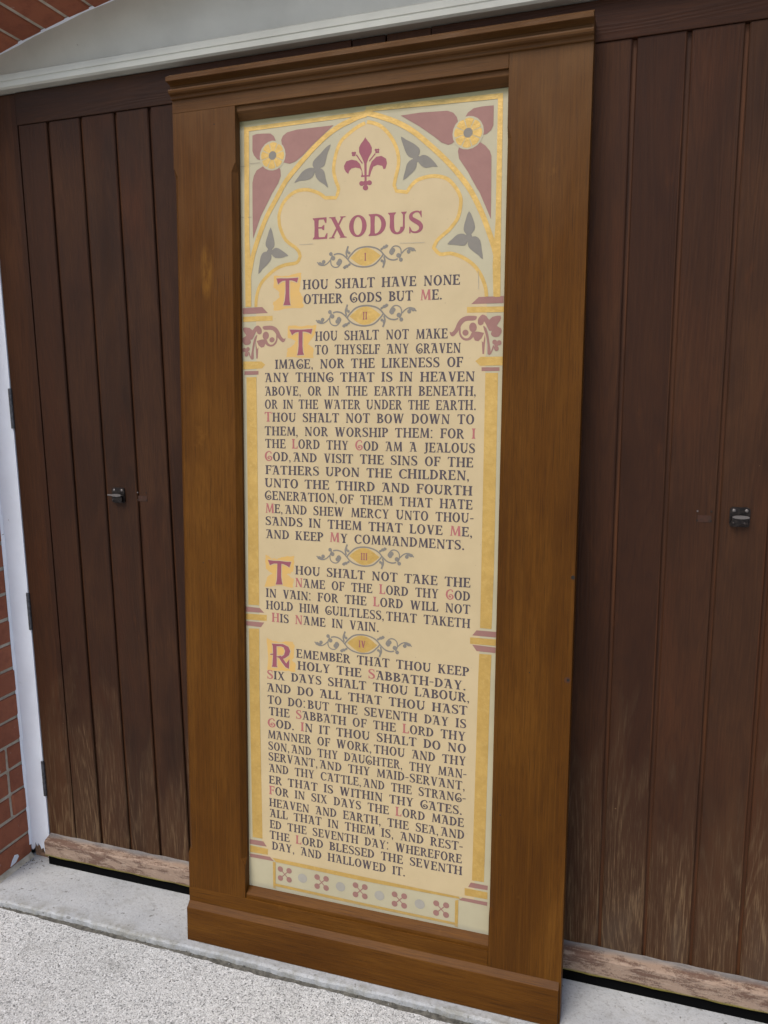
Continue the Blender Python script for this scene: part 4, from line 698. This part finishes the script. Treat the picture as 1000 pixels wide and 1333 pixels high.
def serif(x, y, w=.30, t=.05, up=1):
    return [[(x-w/2, y), (x+w/2, y), (x+w/2-.03, y+up*t), (x-w/2+.03, y+up*t)]]
def arcr(cx, cy, rx, ry, a0, a1, tx=ST, ty=TH, n=14):
    A = []; Bq = []
    for i in range(n+1):
        a = math.radians(a0+(a1-a0)*i/n)
        A.append((cx+rx*math.cos(a), cy+ry*math.sin(a))); Bq.append((cx+(rx-tx)*math.cos(a), cy+(ry-ty)*math.sin(a)))
    h = n//2
    return [A[:h+1]+Bq[:h+1][::-1], A[h:]+Bq[h:][::-1]] if abs(a1-a0) > 200 else [A+Bq[::-1]]
def spath(pts, wl, n=4):
    p = smooth(pts, n); m = len(pts)-1; ws = []
    for i in range(len(p)):
        t = i/n; k = min(int(t), m-1); f = t-k; ws.append(wl[k]*(1-f)+wl[k+1]*f)
    h = len(p)//2; a, b = stroke(p, ws)
    return [a[:h+1]+b[:h+1][::-1], a[h:]+b[h:][::-1]]
G = {
 'A': (.78, diag(.16, 0, .36, 1, .090)+diag(.62, 0, .40, 1, ST)+armh(.22, .58, .33, .07)+serif(.14, 0, .27)+serif(.63, 0, .34)+[[(.06, 1.0), (.50, 1.0), (.48, .93), (.16, .93), (.10, .84), (.05, .84)]]),
 'B': (.68, stem(.17)+arcr(.27, .75, .33, .25, -90, 90, ST*.95)+arcr(.27, .27, .40, .275, -90, 90, ST)+[[(.1, .0), (.3, .0), (.3, .075), (.1, .075)], [(.1, .925), (.3, .925), (.3, 1.), (.1, 1.)], [(.1, .49), (.3, .49), (.3, .56), (.1, .56)]]),
 'C': (.74, arcr(.42, .5, .40, .52, 48, 312)+[[(.64, .98), (.70, .98), (.71, .70), (.66, .72), (.60, .86)], [(.66, .20), (.71, .24), (.69, .05), (.60, .10)]]),
 'D': (.76, stem(.17)+arcr(.27, .5, .46, .5, -90, 90)+[[(.08, 0), (.3, 0), (.3, .078), (.08, .078)], [(.08, .922), (.3, .922), (.3, 1), (.08, 1)]]),
 'E': (.66, stem(.17)+armh(.17, .60, .959, TH, -1)+armh(.17, .50, .53, .07, 2, .08)+armh(.17, .64, .041, TH, 1)),
 'F': (.62, stem(.17)+armh(.17, .60, .959, TH, -1)+armh(.17, .50, .52, .07, 2, .09)),
 'G': (.76, spath([(.66, .80), (.56, .97), (.36, .96), (.15, .76), (.10, .42), (.24, .10), (.46, .02), (.66, .16), (.68, .36), (.52, .50), (.34, .42), (.33, .28), (.43, .24)], [.10, .09, .10, .17, .19, .13, .09, .13, .15, .09, .08, .10, .12], 3)+[disc((.44, .28), .085, .085, 10), disc((.64, .83), .07, .08, 8)]),
 'H': (.84, stem(.17)+stem(.67)+armh(.17, .67, .51, .075)),
 'I': (.34, stem(.17)),
 'J': (.46, stem(.27, .18, 1, ST, 0, 1)+spath([(.275, .22), (.26, .03), (.15, -.10), (.03, -.08)], [.16, .14, .10, .13], 3)),
 'K': (.76, stem(.17)+diag(.26, .46, .60, 1, .090)+diag(.62, 0, .34, .60, ST)+serif(.60, 1, .24, .05, -1)+serif(.64, 0, .28)),
 'L': (.62, stem(.17)+armh(.17, .60, .041, TH, 1, .20)),
 'M': (.94, diag(.13, 0, .19, 1, .090)+diag(.46, .05, .22, 1, .15)+diag(.46, .05, .74, 1, .090)+diag(.80, 0, .76, 1, ST)+serif(.13, 0, .24)+serif(.80, 0, .30)+[[(.08, 1), (.28, 1), (.28, .95), (.10, .95)], [(.70, 1), (.90, 1), (.88, .95), (.70, .95)]]),
 'N': (.82, stem(.15, 0, 1, .085)+diag(.66, 0, .16, 1, ST*1.05)+stem(.68, 0, 1, .085, 0, 1)),
 'O': (.80, arcr(.40, .5, .375, .52, 0, 360, ST, TH, 24)),
 'P': (.64, stem(.17)+arcr(.27, .71, .36, .29, -90, 90)+[[(.1, .922), (.3, .922), (.3, 1), (.1, 1)], [(.1, .42), (.3, .42), (.3, .49), (.1, .49)]]),
 'R': (.74, stem(.17)+arcr(.27, .73, .34, .27, -90, 90)+[[(.1, .922), (.3, .922), (.3, 1), (.1, 1)], [(.1, .46), (.3, .46), (.3, .53), (.1, .53)]]+[[(.30, .50), (.42, .53), (.62, .16), (.74, .04), (.60, -.07), (.48, .10)]]),
 'S': (.62, spath([(.53, .80), (.44, .95), (.28, .965), (.13, .86), (.13, .69), (.28, .56), (.44, .44), (.53, .29), (.49, .12), (.32, .035), (.16, .08), (.08, .24)], [.06, .075, .085, .13, .17, .20, .20, .17, .13, .085, .075, .06])+[[(.49, 1.0), (.545, 1.0), (.555, .68), (.51, .74)], [(.055, .0), (.11, .0), (.10, .27), (.05, .32)]]),
 'T': (.72, stem(.36, 0, 1, ST, 1, 0)+[[(.02, 1.0), (.70, 1.0), (.73, .78), (.68, .78), (.60, .92), (.12, .92), (.06, .76), (.0, .76)]]),
 'U': (.80, stem(.17, .30, 1, ST, 0, 1)+stem(.66, .25, 1, .085, 0, 1)+arcr(.395, .32, .307, .34, 180, 360, ST*.95, TH*1.1)),
 'V': (.76, diag(.40, 0, .18, 1, ST)+diag(.40, 0, .62, 1, .090)+serif(.17, 1, .32, .05, -1)+serif(.62, 1, .25, .05, -1)),
 'W': (1.12, diag(.33, 0, .17, 1, ST)+diag(.33, 0, .55, 1, .090)+diag(.73, 0, .56, 1, ST)+diag(.74, 0, .97, 1, .090)+serif(.16, 1, .32, .05, -1)+serif(.56, 1, .26, .05, -1)+serif(.97, 1, .25, .05, -1)),
 'X': (.80, diag(.64, 0, .18, 1, ST)+diag(.15, 0, .62, 1, .090)+serif(.17, 1, .30, .05, -1)+serif(.62, 1, .26, .05, -1)+serif(.15, 0, .26)+serif(.64, 0, .32)),
 'Y': (.76, stem(.39, 0, .48, ST, 1, 0)+diag(.39, .42, .17, 1, ST)+diag(.39, .42, .62, 1, .090)+serif(.16, 1, .30, .05, -1)+serif(.62, 1, .26, .05, -1)),
 ',': (.26, [disc((.12, .06), .085, .085, 10), [(.06, .04), (.205, .07), (.18, -.10), (.06, -.22), (.12, -.06)]]),
 '.': (.28, [disc((.13, .08), .095, .095, 10)]),
 ':': (.30, [disc((.15, .08), .085, .085, 10), disc((.15, .78), .085, .085, 10)]),
 '-': (.40, [[(.03, .40), (.37, .42), (.37, .52), (.03, .50)]]),
}
GAP = .050
def typeset(text, u0, v0, u1, v1, h, xs=1.0):
    """returns (black pieces, red pieces) for one line justified between u0 and u1"""
    toks = []; red = False
    for ch in text:
        if ch == '*': red = True; continue
        if ch == '~': toks.append(('~', False)); continue
        toks.append((ch, red)); red = False
    nat = sum((G[c][0]+GAP)*(1.06 if r else 1) for c, r in toks if c not in ' ~')-GAP+.16*text.count('~'); ns = sum(c == ' ' for c, r in toks)
    tot = (u1-u0)/h; sx = 1.0
    if ns:
        sp = (tot-nat)/ns
        if sp < .40: sp = .40
        if sp > .70: sp = .70
        sx = (tot-ns*sp)/nat
        if sx > 1.28: sx = 1.28; sp = (tot-nat*sx)/ns
    else: sx = tot/nat; sp = 0
    blk = []; rd = []; x = 0
    sl = (v1-v0)/(u1-u0)
    for c, r in toks:
        if c == ' ': x += sp; continue
        if c == '~': x += .16*sx; continue
        k = 1.06 if r else 1.0
        jx, jy, js = random.uniform(-.012, .012), random.uniform(-.015, .015), random.uniform(.985, 1.02)
        dst = blk
        if r: dst = []; rd.append(dst)
        for j, pc in enumerate(G[c][1]):
            pts = []
            for a, b in pc:
                uu = u0+h*(x+(a*k+jx)*sx); pts.append((uu, v0+sl*(uu-u0)+h*(b*k*js+jy)))
            dst.append(pts)
        x += (G[c][0]+GAP)*sx*k
    return blk, rd
V = {}
for vn, txt, u0, v0, u1, v1 in LINES:
    b, r = typeset(txt, u0, v0, u1, v1, .0213)
    V.setdefault(vn, []).extend(b)
    for p in r: flat(p, 'rubric_letter', M['p_red'], .00050)
for vn in V: flat(V[vn], 'verse_lettering', M['p_black'], .00050)
(hu0, hv0), (hu1, hv1) = HEAD[0], HEAD[1]
b, r = typeset('EXODUS', hu0, hv0, hu1, hv1, .0462)
flat(b, 'heading', M['p_crimson'], .00050)
for p in PATCH: 
    q = []
    for i in range(len(p)):
        a, c = p[i], p[(i+1) % len(p)]; q.append(a)
        for k in (1, 2, 3): q.append((a[0]+(c[0]-a[0])*k/4+random.uniform(-.0016, .0016), a[1]+(c[1]-a[1])*k/4+random.uniform(-.0016, .0016)))
    flat([smooth(q, 2, True)], 'gilt_ground', M['p_gilt'], .00036)
def grow(p, d):
    cx = sum(a for a, _ in p)/len(p); cy = sum(b for _, b in p)/len(p)
    A, Bq = stroke(p+[p[0]], 2*d); ar = sum(p[k][0]*p[(k+1) % len(p)][1]-p[(k+1) % len(p)][0]*p[k][1] for k in range(len(p)))
    return (Bq if ar > 0 else A)[:-1]
for t in INITIALS:
    o = flat([grow(p, .0022) for p in t], 'initial_outline', M['p_tan'], .00055)
    flat(t, 'initial_letter', M['p_crimson'], .00080)

# ---- grey vine ornament round each numeral
vine = []; 
def sp(pts, wd, n=4):
    ribbon(vine, smooth(pts, n), wd)
half = []
def Lc(x, y): return ((x-475)/130., (150-y)/130.)
def blob(x, y, rx, ry=None): half.append(disc(Lc(x, y), rx/130., (ry or rx)/130., 14))
def hs(pts, wd): ribbon(half, smooth([Lc(*p) for p in pts], 4), wd/130.)
hs([(215, 120), (245, 113), (285, 122), (320, 150), (355, 188), (400, 213), (470, 225), (545, 212), (600, 165), (618, 140)], 11)
hs([(205, 122), (190, 150), (192, 190), (215, 212), (245, 214), (268, 195), (280, 170), (262, 152)], 9)
hs([(185, 158), (160, 182), (130, 195), (100, 190), (75, 168)], 9)
blob(190, 112, 15); blob(210, 145, 17); blob(252, 185, 17); blob(262, 168, 16); blob(130, 168, 15); blob(98, 181, 17, 13); blob(120, 185, 14, 10)
hs([(325, 145), (318, 110), (325, 85), (334, 62)], 13); blob(342, 113, 11); blob(326, 100, 10, 16)
hs([(350, 195), (330, 208), (305, 214), (296, 226)], 14); blob(322, 212, 15, 12); blob(345, 200, 9); blob(306, 224, 10, 8)
orn = half+[[(-a, -b) for a, b in p] for p in half]
lens = [(-.96, -.02)]+[(-.96+1.92*i/12, .52*math.sin(math.pi*i/12)) for i in range(1, 12)]+[(.96, .02)]+[(.96-1.92*i/12, -.52*math.sin(math.pi*i/12)) for i in range(1, 12)]
for nm, (c, l, r, t, b_) in zip(('I', 'II', 'III', 'IV'), ORN):
    k = (r[0]-l[0])/2
    cu, cv = (l[0]+r[0])/2, (t[1]+b_[1])/2; ky = k
    flat([[(cu+a*k, cv+b*ky) for a, b in lens]], 'numeral_ground', M['p_gold'], .00036)
    flat([[(cu+a*k, cv+b*ky) for a, b in p] for p in orn], 'vine_ornament', M['p_grey'], .00055)
    x = 0; pcs = []; hh = .0165; wtot = sum(.36 if c == 'I' else .74 for c in nm)
    for ch in nm:
        gl = stem(.17, 0, 1, .13) if ch == 'I' else G[ch][1]
        for pc in gl: pcs.append([(cu+hh*(x+a*.95-wtot/2), cv-hh/2+hh*b) for a, b in pc])
        x += (.36 if ch == 'I' else .74)
    flat(pcs, 'numeral', M['p_crimson'], .00080)
